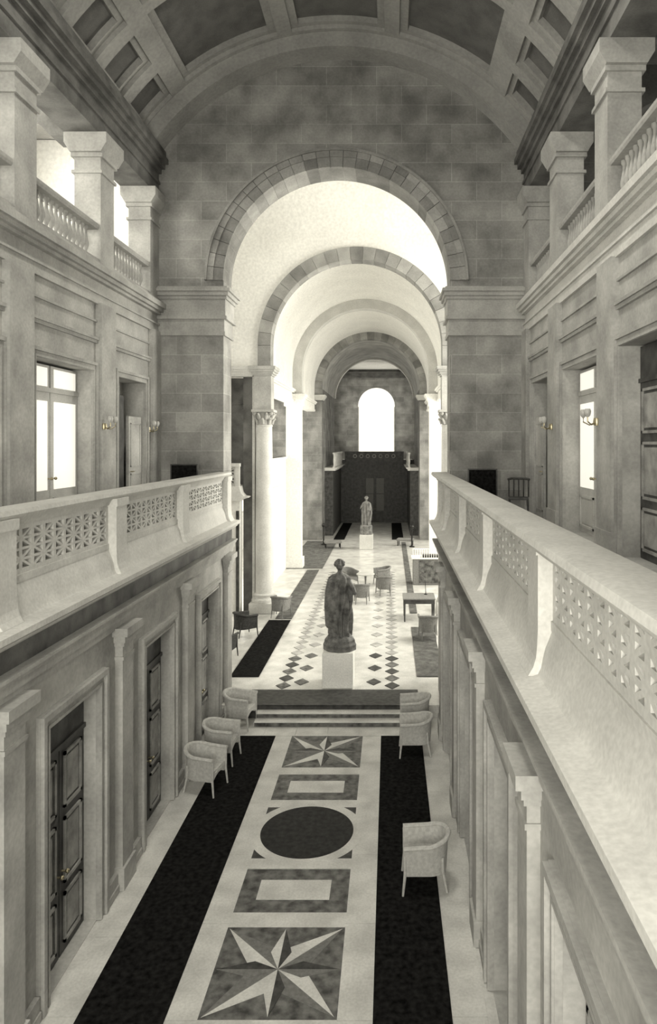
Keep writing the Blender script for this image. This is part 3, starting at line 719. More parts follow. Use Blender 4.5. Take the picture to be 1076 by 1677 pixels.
# gallery return facing the camera
lw = MB(); lw.box(-9.6, -5.42, B1-0.05, B1+0.3, UPF-0.02, LEDGE); 
struct(lw.build('wall_gallery_return', 'plaster'), 'white wall under the far left gallery')
sl = MB(); sl.box(-5.56, -5.45, B1-0.075, B1-0.045, UPF, 4.0); tag(sl.build('door_curtain', 'wood'), 'narrow dark strip painted for the unlit doorway slit left of the column', 'curtain')  # dark strip stands in for the shade in a doorway slit
lr = MB(); ex = -5.42
lr.prism([(ex-0.5, LEDGE-0.15), (ex+0.05, LEDGE-0.15), (ex+0.12, LEDGE-0.10), (ex+0.34, LEDGE-0.03), (ex+0.34, LEDGE), (ex+0.18, LEDGE+0.03), (ex+0.08, LEDGE+0.14), (ex+0.02, E-1.50), (ex-0.5, E-1.50)], 'y', B1-0.3, B1+8.6)
lr.box(-9.6, ex-0.4, B1-0.3, B1+0.3, LEDGE-0.15, E-1.5)
trim(lr, 'pale', 'ledge of the far left gallery')
par = thing('stone_parapet', (-7.4, B1, E-1.5), 'short pale pierced parapet beyond the great arch on the left', 'parapet')
def loc2(o): o.location = tuple(-c for c in par.location); return o
loc2(lattice_panel(-1, B1-0.15, B1-0.05, -9.5, ex-0.12, E-1.5, RAIL-0.12, par, axis='y'))
pc = MB(); pc.box(-9.6, ex+0.02, B1-0.25, B1+0.02, RAIL-0.12, RAIL); loc2(pc.build('coping', 'pale', par))
pc = MB(); pc.box(ex-0.14, ex, B1-0.2, B1-0.0, E-1.5, RAIL-0.12); loc2(pc.build('post', 'pale', par))

# ---------------------------------------------------------------- bays 2 and 3, Y 25.6 .. 44 with aisles
RB = 3.58
vt = MB(); vt.arcband(C2, Z2, RB, RB+0.15, B1+0.5, 44.0, 0, PI, 56); struct(vt.build('ceiling_far_bays', 'plaster', smooth=True), 'white barrel vault of the far bays')
arch_ring(34.0, 34.6, C2, R2, 0.47, Z2, E+2.5, 'pale', 'third arch, pale against the white vault')
for s, nm in ((-1, 'left'), (1, 'right')):
    xw = C2+s*RB
    bm2 = MB(); bm2.box(xw, xw+s*0.5, B1+0.51, 43.98, E+2.1, Z2+0.02)
    for (h, a, b) in ((0.10, 2.55, 2.62), (0.16, 2.62, 2.72), (0.05, 2.12, 2.22)): bm2.box(xw-s*h, xw+s*0.03, B1+0.66, 43.9, E+a, E+b)
    struct(bm2.build('wall_clerestory_%s' % nm, 'plaster'), 'white wall and cornice carrying the far vault on the %s' % nm)
    pm = MB(); xi = C2+s*R2; cornice_block(pm, min(xi, xi+s*0.9), max(xi, xi+s*0.9), 34.0, 34.6, E+1.9, E+2.5)
    pm.box(min(xi+s*0.05, xi+s*0.8), max(xi+s*0.05, xi+s*0.8), 34.02, 34.58, UPF-0.01, E+1.9)
    pm.box(min(xi-s*0.03, xi+s*0.9), max(xi-s*0.03, xi+s*0.9), 33.94, 34.66, UPF-0.01, UPF+0.5)
    trim(pm, 'plaster', 'white pier carrying the third arch on the %s' % nm)
    # dado walls between piers, aisle outer walls with wide openings for daylight
    xo = -8.6 if s < 0 else 5.8
    ow = MB(); wall_with_openings(ow, s, xo, 0.3, B1+0.6, 44.0, -0.1, E+3.6, [(27.0, 33.0, E-4.0, E+2.9), (36.3, 42.3, E-4.0, E+2.9)])
    struct(ow.build('wall_aisle_%s' % nm, 'plaster'))
    for k, y in enumerate((30.0, 39.3)):
        wn = thing('window_%d' % (3+2*(s > 0)+k), (xo, y, E-4.0), 'wide daylit aisle window, %s side, %s' % (nm, ('nearer', 'farther')[k]), 'window'); del wn['category']; wn['kind'] = 'structure'
        fm = MB()
        for q in (-3, -1.5, 0, 1.5, 2.92): fm.box(0.05*s, 0.15*s, q, q+0.08, 0, 6.9)
        for z in (0, 2.3, 4.6, 6.82): fm.box(0.05*s, 0.15*s, -3, 3, z, z+0.07)
        fm.build('window_frame', 'paint', wn)
    cl = MB(); cl.box(xw+s*0.4, xo+s*0.3, B1+0.5, 44, E+3.4, E+3.58); struct(cl.build('ceiling_aisle_%s' % nm, 'plaster'))
# far left wall piece with niche between column and pier
lo = MB(); lo.box(-5.4, -5.1, 29.0, 34.0, UPF-0.01, E-0.6); lo.box(-5.4, -5.04, 29.0, 34.0, E-0.7, E-0.6); struct(lo.build('wall_low_screen', 'plaster'), 'low white screen wall beyond the column')

# ---------------------------------------------------------------- fourth arch, last vault, end room
aw3 = MB(); arch_wall(aw3, -8.6, 6.0, Z2+3.4, 44.0, 44.5, C2, Z2, R2+0.01, UPF-0.01)
aw3.box(-8.6, 6.0, 44.0, 44.5, Z2+3.4, E+8.5)
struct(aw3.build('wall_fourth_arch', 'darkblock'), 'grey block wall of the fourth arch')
pls = MB(); pls.arcband(C2, Z2, R2+0.62, RB+0.3, 43.9, 43.99, 0, PI, 48); trim(pls, 'plaster', 'white plaster above the fourth arch')
arch_ring(43.9, 44.5, C2, R2, 0.58, Z2, E+3.16, 'vs', 'fourth arch of grey blocks')
cap = MB()
for s in (-1, 1):
    xi = C2+s*R2; cornice_block(cap, min(xi-s*0.05, xi+s*2.0), max(xi-s*0.05, xi+s*2.0), 43.85, 44.6, E+2.9, E+3.16)
trim(cap, 'pale', 'pale caps of the fourth arch piers')
lv = MB(); lv.arcband(C2, Z2, R2+0.02, R2+0.2, 44.5, 54.0, 0, PI, 48); struct(lv.build('ceiling_last_bay', 'wallstone', smooth=True), 'grey barrel vault of the last bay')
lrb = MB(); lrb.arcband(C2, Z2, R2-0.12, R2+0.1, 53.4, 54.0, 0, PI, 48); trim(lrb, 'pale', 'pale rib at the end of the last bay')
for s, nm in ((-1, 'left'), (1, 'right')):
    xi = C2+s*(R2+0.02)
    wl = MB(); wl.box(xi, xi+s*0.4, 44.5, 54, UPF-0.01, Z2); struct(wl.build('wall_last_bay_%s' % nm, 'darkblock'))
    lg = MB(); lg.box(xi, xi-s*0.72, 46.0, 54.0, E-1.75, E-1.55); lg.box(xi+s*0.02, xi-s*0.82, 45.98, 53.98, E-1.62, E-1.545); trim(lg, 'pale', 'ledge of the far %s side balcony' % nm)
    bal = thing('stone_balustrade', (xi-s*0.6, 46.0, E-1.545), 'small balustrade of the far %s side balcony' % nm, 'balustrade')
    mb = MB(); mb.box(-0.06, 0.06, 0, 8, 0.9, 1.0); mb.build('handrail', 'pale', bal)
    mb = MB(); mb.box(-0.06, 0.06, 0, 8, 0, 0.07); mb.build('base_rail', 'pale', bal)
    mb = MB(); mb.lathe([(p[0], p[1]*1.43) for p in prof], 0, 0, 0.07, 8); pb = mb.build('baluster', 'pale', bal, smooth=True); pb.location = (0, 0.2, 0)
    for k in range(1, 26):
        o = pb.copy(); COL.objects.link(o); o.parent = bal; o.location = (0, 0.2+0.3*k, 0)
# far gallery front and dark panelled wall beneath it
for s, nm in ((-1, 'left'), (1, 'right')):
    mb = MB(); xi = C2+s*(R2+0.02); mb.box(xi+s*0.01, xi-s*0.55, 46.2, 53.69, UPF-0.01, E-1.76); struct(mb.build('wall_last_bay_panelling_%s' % nm, 'wood'), 'dark panelling under the far side balcony')
dw = MB(); dw.box(-4.32, -1.95, 54.0, 54.3, UPF-0.01, E-1.2); dw.box(-0.35, 1.92, 54.0, 54.3, UPF-0.01, E-1.2); dw.box(-1.95, -0.35, 54.0, 54.3, 3.9, E-1.2)
struct(dw.build('wall_far_screen', 'wood'), 'dark oak screen wall under the far gallery')
pd = MB()
for x0 in (-4.0, -3.3, -2.6, -0.2, 0.5, 1.2):
    for (za, zb) in ((0.6, 2.0), (2.2, 4.6)):
        for (a, b, c, d) in ((x0, x0+0.5, za, za+0.05), (x0, x0+0.5, zb-0.05, zb), (x0, x0+0.05, za, zb), (x0+0.45, x0+0.5, za, zb)): pd.box(a, b, 53.96, 54.0, c, d)
trim(pd, 'wood', 'raised panels of the dark screen wall')
dn += 1
fd = thing('door_%d' % dn, (-1.15, 54.1, UPF), 'glazed double door in the dark wall at the far end', 'door'); del fd['category']; fd['kind'] = 'structure'
for q in (-1, 1):
    mb = MB(); a, b = (-0.8, -0.01) if q < 0 else (0.01, 0.8)
    mb.box(a, b, -0.03, 0.03, 0, 0.9); mb.box(a, b, -0.03, 0.03, 3.45, 3.6); mb.box(a, a+0.1, -0.03, 0.03, 0.9, 3.45); mb.box(b-0.1, b, -0.03, 0.03, 0.9, 3.45); mb.box(a, b, -0.03, 0.03, 2.2, 2.26)
    lf = mb.build('door_leaf', 'wood', fd)
    g = MB(); g.box(a+0.1, b-0.1, -0.01, 0.01, 0.9, 3.45); g.build('glass_pane', 'wickergrey', lf)
    g = MB(); g.ball((b-0.05 if q < 0 else a+0.05, -0.06, 1.05), 0.03); g.build('door_handle', 'brass', lf)
gp = MB(); gp.box(-3.4, 1.0, 53.7, 53.98, E-1.4, E-1.2)
gf_ = MB(); gf_.box(-4.32, 1.92, 54.3, 60.2, E-1.45, E-1.25); struct(gf_.build('floor_far_gallery', 'stone'))
tag(gp.build('far_gallery_front', 'wood'), 'dark beam carrying the far gallery', 'beam')
fg = thing('iron_railing', (C2, 53.85, E-1.2), 'dark railing with pale ornaments across the far gallery', 'railing')
mb = MB(); mb.box(-2.3, 2.3, -0.06, 0.06, 0, 0.58); mb.build('railing_panel', 'wood', fg)
mb = MB(); mb.box(-2.32, 2.32, -0.1, 0.1, 0.58, 0.66); mb.build('handrail', 'wood', fg)
for k in range(7):
    mb = MB()
    x = -1.5+k*0.5
    n = 14; ring = [(x+0.13*math.cos(2*PI*i/n), -0.075, 0.3+0.13*math.sin(2*PI*i/n)) for i in range(n+1)]
    mb.tube(ring, 0.022, 6); mb.build('ornament', 'paint', fg)
# end wall with the arched window
ew = MB(); arch_wall(ew, -6.5, 4.5, E+8.0, 60.0, 60.6, -1.15, E+3.35, 1.6, UPF-0.01)
ew.box(-2.75, 0.45, 60.0, 60.6, UPF-0.01, E-1.0)
struct(ew.build('wall_end', 'block'), 'end wall with the bright arched window')
for s, X in ((-1, -4.9), (1, 2.5)):
    mb = MB(); mb.box(X, X+s*0.3, 54.3, 60, UPF-0.01, E+8); struct(mb.build('wall_end_%s' % ('left' if s < 0 else 'right'), 'block'))
mb = MB(); mb.box(-4.9, 2.5, 54.3, 60.2, E+6.5, E+6.7); struct(mb.build('ceiling_end', 'plaster'))
for k, (X, s) in enumerate(((-4.84, 1), (2.44, -1))):  # frames added in front of the unseen end room fill lamps
    wn = thing('window_%d' % (20+k), (X, 57.2, E+0.8), 'added frame round an unseen fill lamp on the solid end room wall', 'window'); del wn['category']; wn['kind'] = 'structure'
    fm = MB()
    for q in (-1.25, -0.03, 1.2): fm.box(-0.02*s, 0.12*s, q, q+0.06, 0, 3.6)
    for z in (0, 1.8, 3.55): fm.box(-0.02*s, 0.12*s, -1.25, 1.25, z, z+0.06)
    fm.build('window_frame', 'paint', wn)
cn = MB()
for (h, a, b) in ((0.5, 6.15, 6.3), (0.35, 5.98, 6.15), (0.2, 5.8, 5.98)): cn.box(-4.9, 2.5, 60-h, 60, E+a, E+b)
trim(cn, 'beam', 'dark cornice above the far window')
wn = thing('window_9', (-1.15, 60.3, E-1.0), 'tall round headed window at the far end', 'window'); del wn['category']; wn['kind'] = 'structure'
fm = MB()
fm.box(-1.6, -1.54, -0.03, 0.03, 0, 4.3); fm.box(1.54, 1.6, -0.03, 0.03, 0, 4.3); fm.box(-1.6, 1.6, -0.03, 0.03, 0, 0.06)
fm.build('window_frame', 'paint', wn)
g = MB(); pts = [(-1.6, 0)]+[(1.6*math.cos(PI-PI*i/24), 4.35+1.6*math.sin(PI*i/24)) for i in range(25)]+[(1.6, 0)]
g.prism(pts, 'y', 0.05, 0.06); g.build('glass_pane', 'pane_bright', wn)

# ---------------------------------------------------------------- furniture
def tub_chair(m, label, group=None, loc=(0, 0, 0), rz=0):
    """wicker tub armchair, front towards +X, origin on the floor at its middle"""
    t = thing('wicker_armchair', loc, label, 'chair', group, rz)
    # outline from one front end round the back to the other
    hw, dep = 0.285, 0.62
    def outline(off=0.0):
        pts = [(0.31, -hw+off)]
        for i in range(13):
            a = -PI/2-PI*i/12; pts.append((-0.06+(0.27-off)*1.0*math.cos(a), (hw-off)*math.sin(a)))
        pts.append((0.31, hw-off)); return pts
    o1 = outline(); o2 = outline(0.035)
    sh = MB(); v = []; f = []; n = len(o1)
    def top(i): t_ = abs(i/(n-1)-0.5)*2; return 0.76-0.10*t_**1.5
    def bot(i): return 0.26
    for i in range(n):
        fl = 1.0+0.0
        tz = top(i)
        v += [(o1[i][0]*0.93, o1[i][1]*0.92, bot(i)), (o1[i][0]*1.02, o1[i][1]*1.04, tz), (o2[i][0]*1.02, o2[i][1]*1.04, tz), (o2[i][0]*0.93, o2[i][1]*0.92, bot(i))]
    for i in range(n-1):
        a = 4*i; b = a+4; f += [(a, b, b+1, a+1), (a+1, b+1, b+2, a+2), (a+2, b+2, b+3, a+3), (a+3, b+3, b, a)]
    f += [(0, 1, 2, 3), (4*n-4, 4*n-1, 4*n-2, 4*n-3)]
    sh.add(v, f); sh.build('backrest', m, t, smooth=True)
    rl = MB(); rl.tube([(o1[i][0]*1.03, o1[i][1]*1.05, top(i)+0.01) for i in range(n)], 0.036, 8); rl.build('rolled_arm', m, t, smooth=True)
    se = MB(); se.prism([(p[0]*0.95, p[1]*0.95) for p in o1], 'z', 0.38, 0.44); se.build('seat', m, t, bevel=0.012)
    ap = MB(); k = 10; pts = [(-hw*0.94, 0.40), (-hw*0.94, 0.26)]+[(-hw*0.94+hw*1.88*i/k, 0.26+0.09*math.sin(PI*i/k)) for i in range(1, k)]+[(hw*0.94, 0.26), (hw*0.94, 0.40)]
    ap.prism(pts, 'x', 0.285, 0.30); ap.build('apron', m, t)
    for (x, y, dx) in ((0.30, -0.275, 0.03), (0.30, 0.275, 0.03), (-0.24, -0.20, -0.06), (-0.24, 0.20, -0.06)):
        lg = MB(); lg.tube([(x+dx, y*1.06, 0.006), (x, y, 0.30), (x+0.005, y*1.0, 0.66 if x > 0 else 0.5)], [0.016, 0.022, 0.02], 8); lg.build('leg', m, t, smooth=True)
    return t
ch0 = tub_chair('wicker', 'white wicker armchair nearest the camera, on the right dark runner', None, (0.52, 10.02, 0.015), PI)
grp = 'white wicker armchairs of the lower hall'
ch0['group'] = grp
for (x, y, rz, lab) in ((0.54, 14.28, PI, 'white wicker armchair on the right, nearer of the two below the steps'),
                        (0.56, 15.42, PI, 'white wicker armchair on the right, touching the end of the steps'),
                        (-3.44, 12.78, math.radians(-12), 'white wicker armchair on the left, nearest the camera of its row'),
                        (-3.42, 13.95, math.radians(-4), 'white wicker armchair on the left, middle one of its row'),
                        (-3.42, 15.66, math.radians(-10), 'white wicker armchair on the left at the end of the steps')):
    dup(ch0, (x, y, 0.015), rz, lab, grp)
dk0 = dup(ch0, (-4.62, 21.9, UPF+0.015), math.radians(40), 'dark wicker armchair in front of the dark pier beyond the arch', 'darker wicker armchairs of the raised hall', 'wickerdark')
dup(dk0, (-4.72, 19.6, UPF), math.radians(80), 'dark wicker armchair half hidden behind the left pier of the great arch', 'darker wicker armchairs of the raised hall')
gr0 = dup(ch0, (-3.86, 24.3, UPF+0.015), math.radians(75), 'grey wicker armchair at the foot of the tall left column', 'grey wicker armchairs of the raised hall', 'wickergrey')
for (x, y, rz, lab) in ((-1.08, 26.5, 90, 'grey wicker armchair right of the near statue, back to the camera'),
                        (-0.22, 28.0, 100, 'grey wicker armchair right of the small round table'),
                        (-0.30, 30.0, 200, 'grey wicker armchair behind the small round table, on its right'),
                        (-1.75, 29.6, 300, 'grey wicker armchair behind the small round table, on its left'),
                        (1.22, 21.6, 90, 'grey wicker armchair drawn up to the writing table')):
    dup(gr0, (x, y, UPF+(0.015 if x > 1 else 0.0)), math.radians(rz), lab, 'grey wicker armchairs of the raised hall')
t = thing('round_table', (-1.0, 28.6, UPF), 'small pale round table between the grey armchairs', 'table')
mb = MB(); mb.lathe([(0.36, 0.70), (0.38, 0.71), (0.38, 0.735), (0.36, 0.745)], 0, 0, 0, 28); mb.build('table_top', 'paint', t, smooth=True)
mb = MB(); mb.lathe([(0.16, 0.0), (0.16, 0.03), (0.04, 0.08), (0.03, 0.4), (0.05, 0.66), (0.1, 0.70)], 0, 0, 0, 16); mb.build('pedestal_foot', 'wickergrey', t, smooth=True)
# writing table
t = thing('writing_table', (1.02, 24.2, UPF), 'dark writing table with a pale top at the right wall', 'table')
mb = MB(); mb.box(-0.56, 0.56, -0.55, 0.42, 0.76, 0.80); mb.build('table_top', 'wickergrey', t, bevel=0.006)
mb = MB(); mb.box(-0.54, 0.54, -0.54, 0.40, 0.62, 0.76); mb.build('apron', 'wood', t)
for x in (-0.50, 0.50):
    for y in (-0.5, 0.36):
        mb = MB(); mb.tube([(x, y, 0), (x, y, 0.62)], [0.022, 0.036], 8); mb.build('leg', 'wood', t)
t = thing('candlestick', (1.28, 24.35, UPF+0.80), 'thin dark candlestick standing on the writing table', 'candlestick')
mb = MB(); mb.lathe([(0.06, 0), (0.06, 0.015), (0.02, 0.03)], 0, 0, 0, 14); mb.build('base', 'iron', t)
mb = MB(); mb.tube([(0, 0, 0.02), (-0.01, 0, 0.25), (-0.03, 0, 0.5)], [0.014, 0.010, 0.010], 8); mb.build('stem', 'iron', t)
# reception desk with a spindled rail
t = thing('reception_desk', (1.62, 30.3, UPF), 'grey panelled desk with a white spindled rail on top, right of the far hall', 'desk')
mb = MB(); mb.box(-0.6, 0.6, -0.35, 0.35, 0, 1.12); body = mb.build('body', 'wickergrey', t, bevel=0.01)
mb = MB(); mb.box(-0.32, 0.58, -0.37, -0.35, 0.08, 1.05); mb.build('front_panel', 'mgrey', body)
mb = MB(); mb.box(-0.66, 0.66, -0.41, 0.41, 1.12, 1.17); mb.build('desk_top', 'pedestal', t, bevel=0.005)
mb = MB(); mb.box(-0.62, 0.62, -0.37, -0.34, 1.55, 1.58); rail = mb.build('rail', 'pedestal', t)
for k in range(13):
    mb = MB(); mb.tube([(-0.6+0.1*k, -0.355, 1.17), (-0.6+0.1*k, -0.355, 1.55)], 0.012, 6); mb.build('spindle', 'pedestal', rail)
mb = MB(); mb.box(-0.2, 0.5, -0.30, 0.1, 0, 0.10)
bx_ = mb.build('document_box', 'iron', None, bevel=0.01); bx_.location = (1.62, 30.3, UPF+1.175); tag(bx_, 'low black box lying on the white topped desk', 'box')
# stanchions
for (x, y, lab) in ((-4.0, 41.8, 'black ball topped post left of the far statue'), (1.33, 41.0, 'black ball topped post right of the far statue')):
    t = thing('ball_post', (x, y, UPF+(0.015 if x < 0 else 0)), lab, 'post')
    mb = MB(); mb.lathe([(0.16, 0), (0.16, 0.04), (0.05, 0.09)], 0, 0, 0, 16); mb.build('base', 'iron', t, smooth=True)
    mb = MB(); mb.tube([(0, 0, 0.05), (0, 0, 1.1)], 0.045, 10); mb.build('pole', 'iron', t, smooth=True)
    mb = MB(); mb.ball((0, 0, 1.2), 0.13); mb.build('ball', 'iron', t, smooth=True)
for (x, y, rz, lab) in ((-3.35, 40.6, 0.2, 'low dark bench left of the far statue'), (0.95, 41.6, -0.2, 'low dark bench right of the far statue')):
    t = thing('low_bench', (x, y, UPF+0.014), lab, 'bench', None, rz)
    mb = MB(); mb.box(-0.5, 0.5, -0.3, 0.3, 0.28, 0.42); mb.build('seat', 'wickergrey', t, bevel=0.04)
    for a in (-0.42, 0.42):
        for b in (-0.22, 0.22):
            mb = MB(); mb.tube([(a, b, 0), (a, b, 0.28)], 0.03); mb.build('leg', 'iron', t)
# things on the galleries
def screen(loc, w, h, lab):
    t = thing('folding_screen', loc, lab, 'screen')
    mb = MB(); mb.box(-w/2, w/2, -0.015, 0.015, 0.1, h); mb.build('panel', 'carpet', t)
    mb = MB(); mb.box(-w/2-0.02, w/2+0.02, -0.02, 0.02, h, h+0.03); mb.box(-w/2-0.02, -w/2+0.01, -0.02, 0.02, 0.0, h); mb.box(w/2-0.01, w/2+0.02, -0.02, 0.02, 0.0, h); mb.build('frame', 'wood', t)
    for s in (-1, 1):
        mb = MB(); mb.box(s*w/2-0.03, s*w/2+0.03, -0.2, 0.2, 0, 0.05); mb.build('foot', 'wood', t)
screen((-4.95, 16.6, GF), 0.62, 1.16, 'low dark screen panel on the left gallery before the arch wall')
screen((2.20, 16.3, GF), 0.66, 1.06, 'low dark screen panel on the right gallery before the arch wall')
t = thing('wooden_armchair', (2.92, 15.6, GF), 'dark wooden chair with a spindle back on the right gallery', 'chair', None, math.radians(-12))
mb = MB(); mb.box(-0.22, 0.22, -0.22, 0.2, 0.42, 0.47); mb.build('seat', 'wood', t, bevel=0.01)
mb = MB(); mb.tube([(-0.24, 0.16, 0.86), (-0.15, 0.22, 0.88), (0.15, 0.22, 0.88), (0.24, 0.16, 0.86)], 0.028, 8); mb.build('top_rail', 'wood', t, smooth=True)
for x in (-0.22, -0.11, 0.0, 0.11, 0.22):
    mb = MB(); mb.tube([(x, 0.18, 0.46), (x, 0.20, 0.87)], 0.016, 8); mb.build('spindle', 'wood', t)
for x in (-0.2, 0.2):
    for y in (-0.19, 0.18):
        mb = MB(); mb.tube([(x*1.1, y*1.1, 0), (x, y, 0.42)], [0.015, 0.022], 8); mb.build('leg', 'wood', t)
# wall lamps on the gallery pilasters
def sconce(loc, s, lab):
    t = thing('wall_sconce', loc, lab, 'wall lamp', 'wall lamps of the galleries')
    mb = MB(); mb.lathe([(0.05, -0.06), (0.06, 0), (0.05, 0.06)], 0, 0, 0, 12); mb.build('backplate', 'brass', t, smooth=True)
    mb = MB()
    for q in (-1, 1): mb.tube([(0, 0, 0), (-s*0.10, q*0.06, -0.05), (-s*0.18, q*0.12, 0.0), (-s*0.18, q*0.12, 0.07)], 0.011, 8)
    mb.build('arm', 'brass', t, smooth=True)
    for q in (-1, 1):
        mb = MB(); mb.lathe([(0.02, 0.07), (0.045, 0.10), (0.055, 0.16), (0.04, 0.2)], -s*0.18, q*0.12, 0, 12); mb.build('shade', 'opal', t, smooth=True)
SZ = E+0.36
sconce((WALLX[-1]-(-1)*0.13, 13.72, SZ), -1, 'brass twin wall lamp on the near pilaster of the left gallery')
sconce((WALLX[-1]-(-1)*0.02, 15.0+1.55, SZ), -1, 'brass twin wall lamp between the dark doorway and arch wall, left gallery')
sconce((WALLX[1]-0.13, 13.95, SZ), 1, 'brass twin wall lamp left of the glazed door on the right gallery')
sconce((WALLX[1]-0.13, 10.9, SZ), 1, 'brass twin wall lamp right of the glazed door on the right gallery')

# ---------------------------------------------------------------- statues
def statue(t, m, H, turn, lift):
    """draped standing woman, about H tall; one mesh grown together with a voxel remesh"""
    mb = MB(); n = 48; k = H/2.0
    # (height, half width, half depth, x offset, y offset, fold depth)
    rows = [(0.0, .30, .28, 0, 0, .04), (0.08, .29, .27, 0, 0, .05), (0.25, .285, .25, .0, 0, .055), (0.45, .295, .24, .0, 0, .055), (0.62, .315, .24, -.01, .0, .055), (0.80, .33, .235, -.015, .0, .05),
            (0.95, .335, .225, -.01, 0, .05), (1.08, .32, .21, .0, 0, .045), (1.20, .30, .195, .0, 0, .04), (1.32, .29, .18, 0, 0, .03), (1.44, .30, .175, 0, 0, .03), (1.54, .285, .15, 0, 0, .02), (1.61, .21, .12, 0, 0, .01), (1.655, .11, .09, 0, 0, 0), (1.69, .066, .07, 0, .0, 0), (1.75, .06, .065, 0, 0, 0)]
    v = []; f = []
    for (z, a, b, ox, oy, fd) in rows:
        for i in range(n):
            t_ = 2*PI*i/n
            fold = 1.6*fd*(0.6*math.sin(9*t_+2.2*z)+0.4*math.sin(15*t_-3.1*z+1))
            c = math.cos(t_); q = math.sin(t_)
            v.append(((c*(a+fold)+ox)*k, (q*(b+fold*0.8)+oy)*k, z*k))
    for i in range(len(rows)-1):
        for j in range(n):
            a = i*n+j; b = i*n+(j+1) % n; f.append((a, b, b+n, a+n))
    f.append(tuple(range(n))[::-1]); f.append(tuple((len(rows)-1)*n+j for j in range(n)))
    mb.add(v, f)
    # mantle hanging from the left shoulder down the back
    for j in range(9):
        u = j/8; x0 = -0.33+0.30*u
        mb.tube([((x0+0.06)*k, (-0.12-0.04*u)*k, 1.52*k), ((x0-0.0)*k, (-0.16-0.07*u)*k, 1.15*k), ((x0-0.0)*k, (-0.19-0.07*u)*k, 0.8*k), ((x0+0.03)*k, (-0.20-0.07*u)*k, (0.30-0.10*u)*k), ((x0+0.05)*k, (-0.20-0.06*u)*k, (0.22-0.12*u)*k)], [0.035*k, 0.045*k, 0.05*k, 0.05*k, 0.02*k], 8)
    # right arm folded to the chest, left arm hanging forward with the drapery over it
    mb.tube([(0.22*k, 0.0, 1.50*k), (0.37*k, -0.04*k, 1.27*k), (0.42*k, -0.04*k, 1.14*k), (0.34*k, 0.14*k, 1.22*k), (0.22*k, 0.27*k, 1.34*k)], [0.075*k, 0.065*k, 0.058*k, 0.048*k, 0.035*k], 10)
    mb.tube([(-0.22*k, 0.0, 1.50*k), (-0.30*k, 0.0, 1.25*k), (-0.30*k, 0.04*k, 1.08*k), (-0.27*k, 0.22*k, 1.05*k), (-0.25*k, 0.30*k, 1.06*k)], [0.075*k, 0.065*k, 0.06*k, 0.048*k, 0.034*k], 10)
    # hands: palm and five fingers
    for (hx, hy, hz, sx) in ((0.19, 0.31, 1.37, -1), (-0.245, 0.345, 1.06, 1)):
        mb.ball((hx*k, hy*k, hz*k), 0.042*k, 10, 8, sc=(1.0, 1.2, 0.7))
        for q in range(4): mb.tube([((hx+(-0.03+0.02*q))*k, (hy+0.03)*k, hz*k), ((hx+(-0.034+0.022*q))*k, (hy+0.075-0.006*abs(q-1.4))*k, (hz+0.004)*k), ((hx+(-0.034+0.022*q))*k, (hy+0.098-0.01*abs(q-1.4))*k, (hz-0.022)*k)], [0.0115*k, 0.0105*k, 0.009*k], 6)
        mb.tube([((hx+sx*0.03)*k, hy*k, hz*k), ((hx+sx*0.055)*k, (hy+0.04)*k, (hz+0.015)*k), ((hx+sx*0.05)*k, (hy+0.068)*k, (hz+0.02)*k)], [0.013*k, 0.012*k, 0.009*k], 6)
    # head with face, looking along +Y and turned
    hz = 1.865*k; cs, sn = math.cos(turn), math.sin(turn)
    def hp(x, y, z): return (x*cs*k-y*sn*k, x*sn*k+y*cs*k, hz+z*k)
    mb.ball((0, 0, hz), 0.112*k, 20, 14, sc=(0.98, 1.1, 1.22))
    mb.ball(hp(0, 0.03, -0.06), 0.075*k, 14, 10, sc=(0.85, 1.0, 1.0))
    mb.tube([hp(0, 0.105, 0.02), hp(0, 0.135, -0.02), hp(0, 0.12, -0.035)], [0.012*k, 0.018*k, 0.014*k], 6)
    for q in (-1, 1):
        mb.ball(hp(q*0.038, 0.098, 0.012), 0.014*k, 8, 6); mb.ball(hp(q*0.094, 0.0, -0.01), 0.024*k, 8, 6, sc=(0.5, 0.8, 1.2))
        mb.tube([hp(q*0.06, 0.095, 0.035), hp(q*0.02, 0.112, 0.038)], 0.009*k, 6)
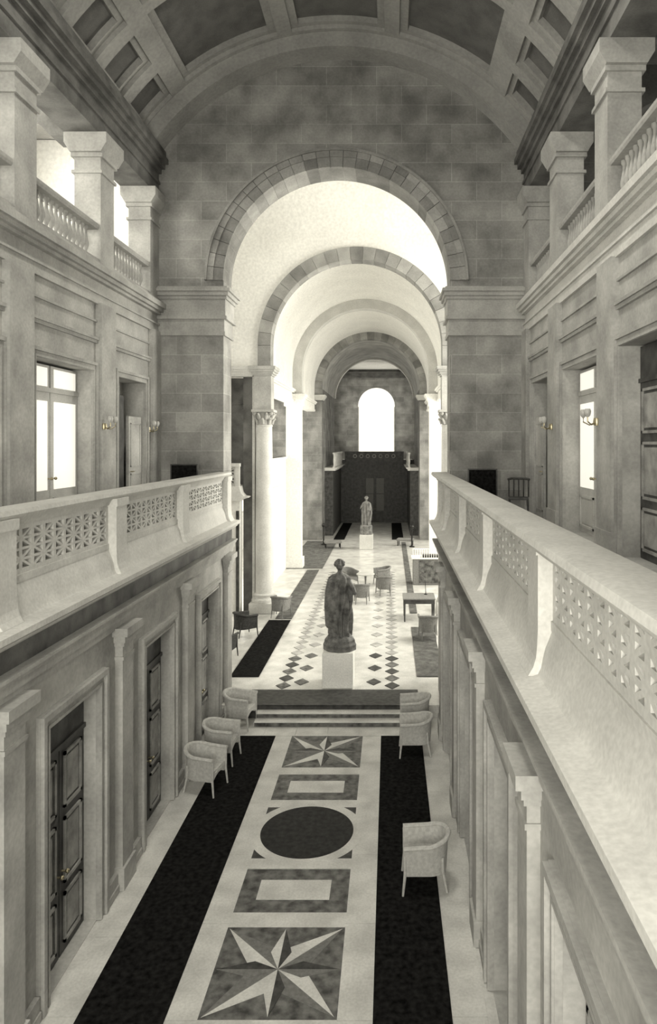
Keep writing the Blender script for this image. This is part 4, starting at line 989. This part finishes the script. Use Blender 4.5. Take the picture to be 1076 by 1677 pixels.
    mb.tube([hp(-0.025, 0.105, -0.065), hp(0, 0.113, -0.062), hp(0.025, 0.105, -0.065)], 0.010*k, 6)
    o = mb.build('figure', m, t); o.location.z = lift
    r = o.modifiers.new('grow', 'REMESH'); r.mode = 'VOXEL'; r.voxel_size = 0.012*k; r.use_smooth_shade = True
    # curled hair with a knot
    hm = MB()
    for a in range(9):
        for e in range(4):
            th = PI*0.05+a*PI*1.9/9+0.3; el = 0.15+e*0.38
            x, y, z = math.cos(th)*math.cos(el)*0.115, math.sin(th)*math.cos(el)*0.125, math.sin(el)*0.125
            if y > 0.055 and el < 0.5: continue
            hm.ball(hp(x, y-0.008, z+0.015), 0.044*k, 8, 6)
    hm.ball(hp(0, -0.13, 0.03), 0.052*k, 10, 8)
    hm.build('hair', m, o, smooth=True)
    return t
def pedestal(loc, w, h, lab, m='pedestal'):
    t = thing('statue_pedestal', loc, lab, 'pedestal')
    mb = MB(); mb.box(-w/2, w/2, -w/2, w/2, 0.0, h); mb.build('block', m, t, bevel=0.008)
    return t
pedestal((-1.30, 17.6, UPF), 0.77, 0.88, 'plain white marble block under the near statue', 'pedestal')
t = thing('statue', (-1.27, 17.6, UPF+0.88), 'backlit dark statue of a draped woman, back turned, at the head of the steps', 'statue', None, math.radians(-12))
mb = MB(); mb.lathe([(0.47, 0), (0.475, 0.14), (0.44, 0.2), (0.43, 0.26), (0.34, 0.36), (0.30, 0.42)], 0, 0, 0, 9, sx=0.92, sy=0.8); mb.build('plinth', 'statue', t, bevel=0.02)
statue(t, 'statue', 1.90, math.radians(-40), 0.36)  # backlit darkness of the near figure is put into its stone colour
pedestal((-1.36, 40.4, UPF), 0.78, 0.84, 'grey marble block under the far statue', 'pale')
t = thing('statue', (-1.36, 40.4, UPF+0.84), 'greyish statue of a draped woman at the far end of the hall', 'statue', None, math.radians(170))
mb = MB(); mb.lathe([(0.36, 0), (0.36, 0.5), (0.30, 0.56)], 0, 0, 0, 24); mb.build('plinth', 'statue', t, smooth=True)
statue(t, 'statue2', 1.65, math.radians(10), 0.56)
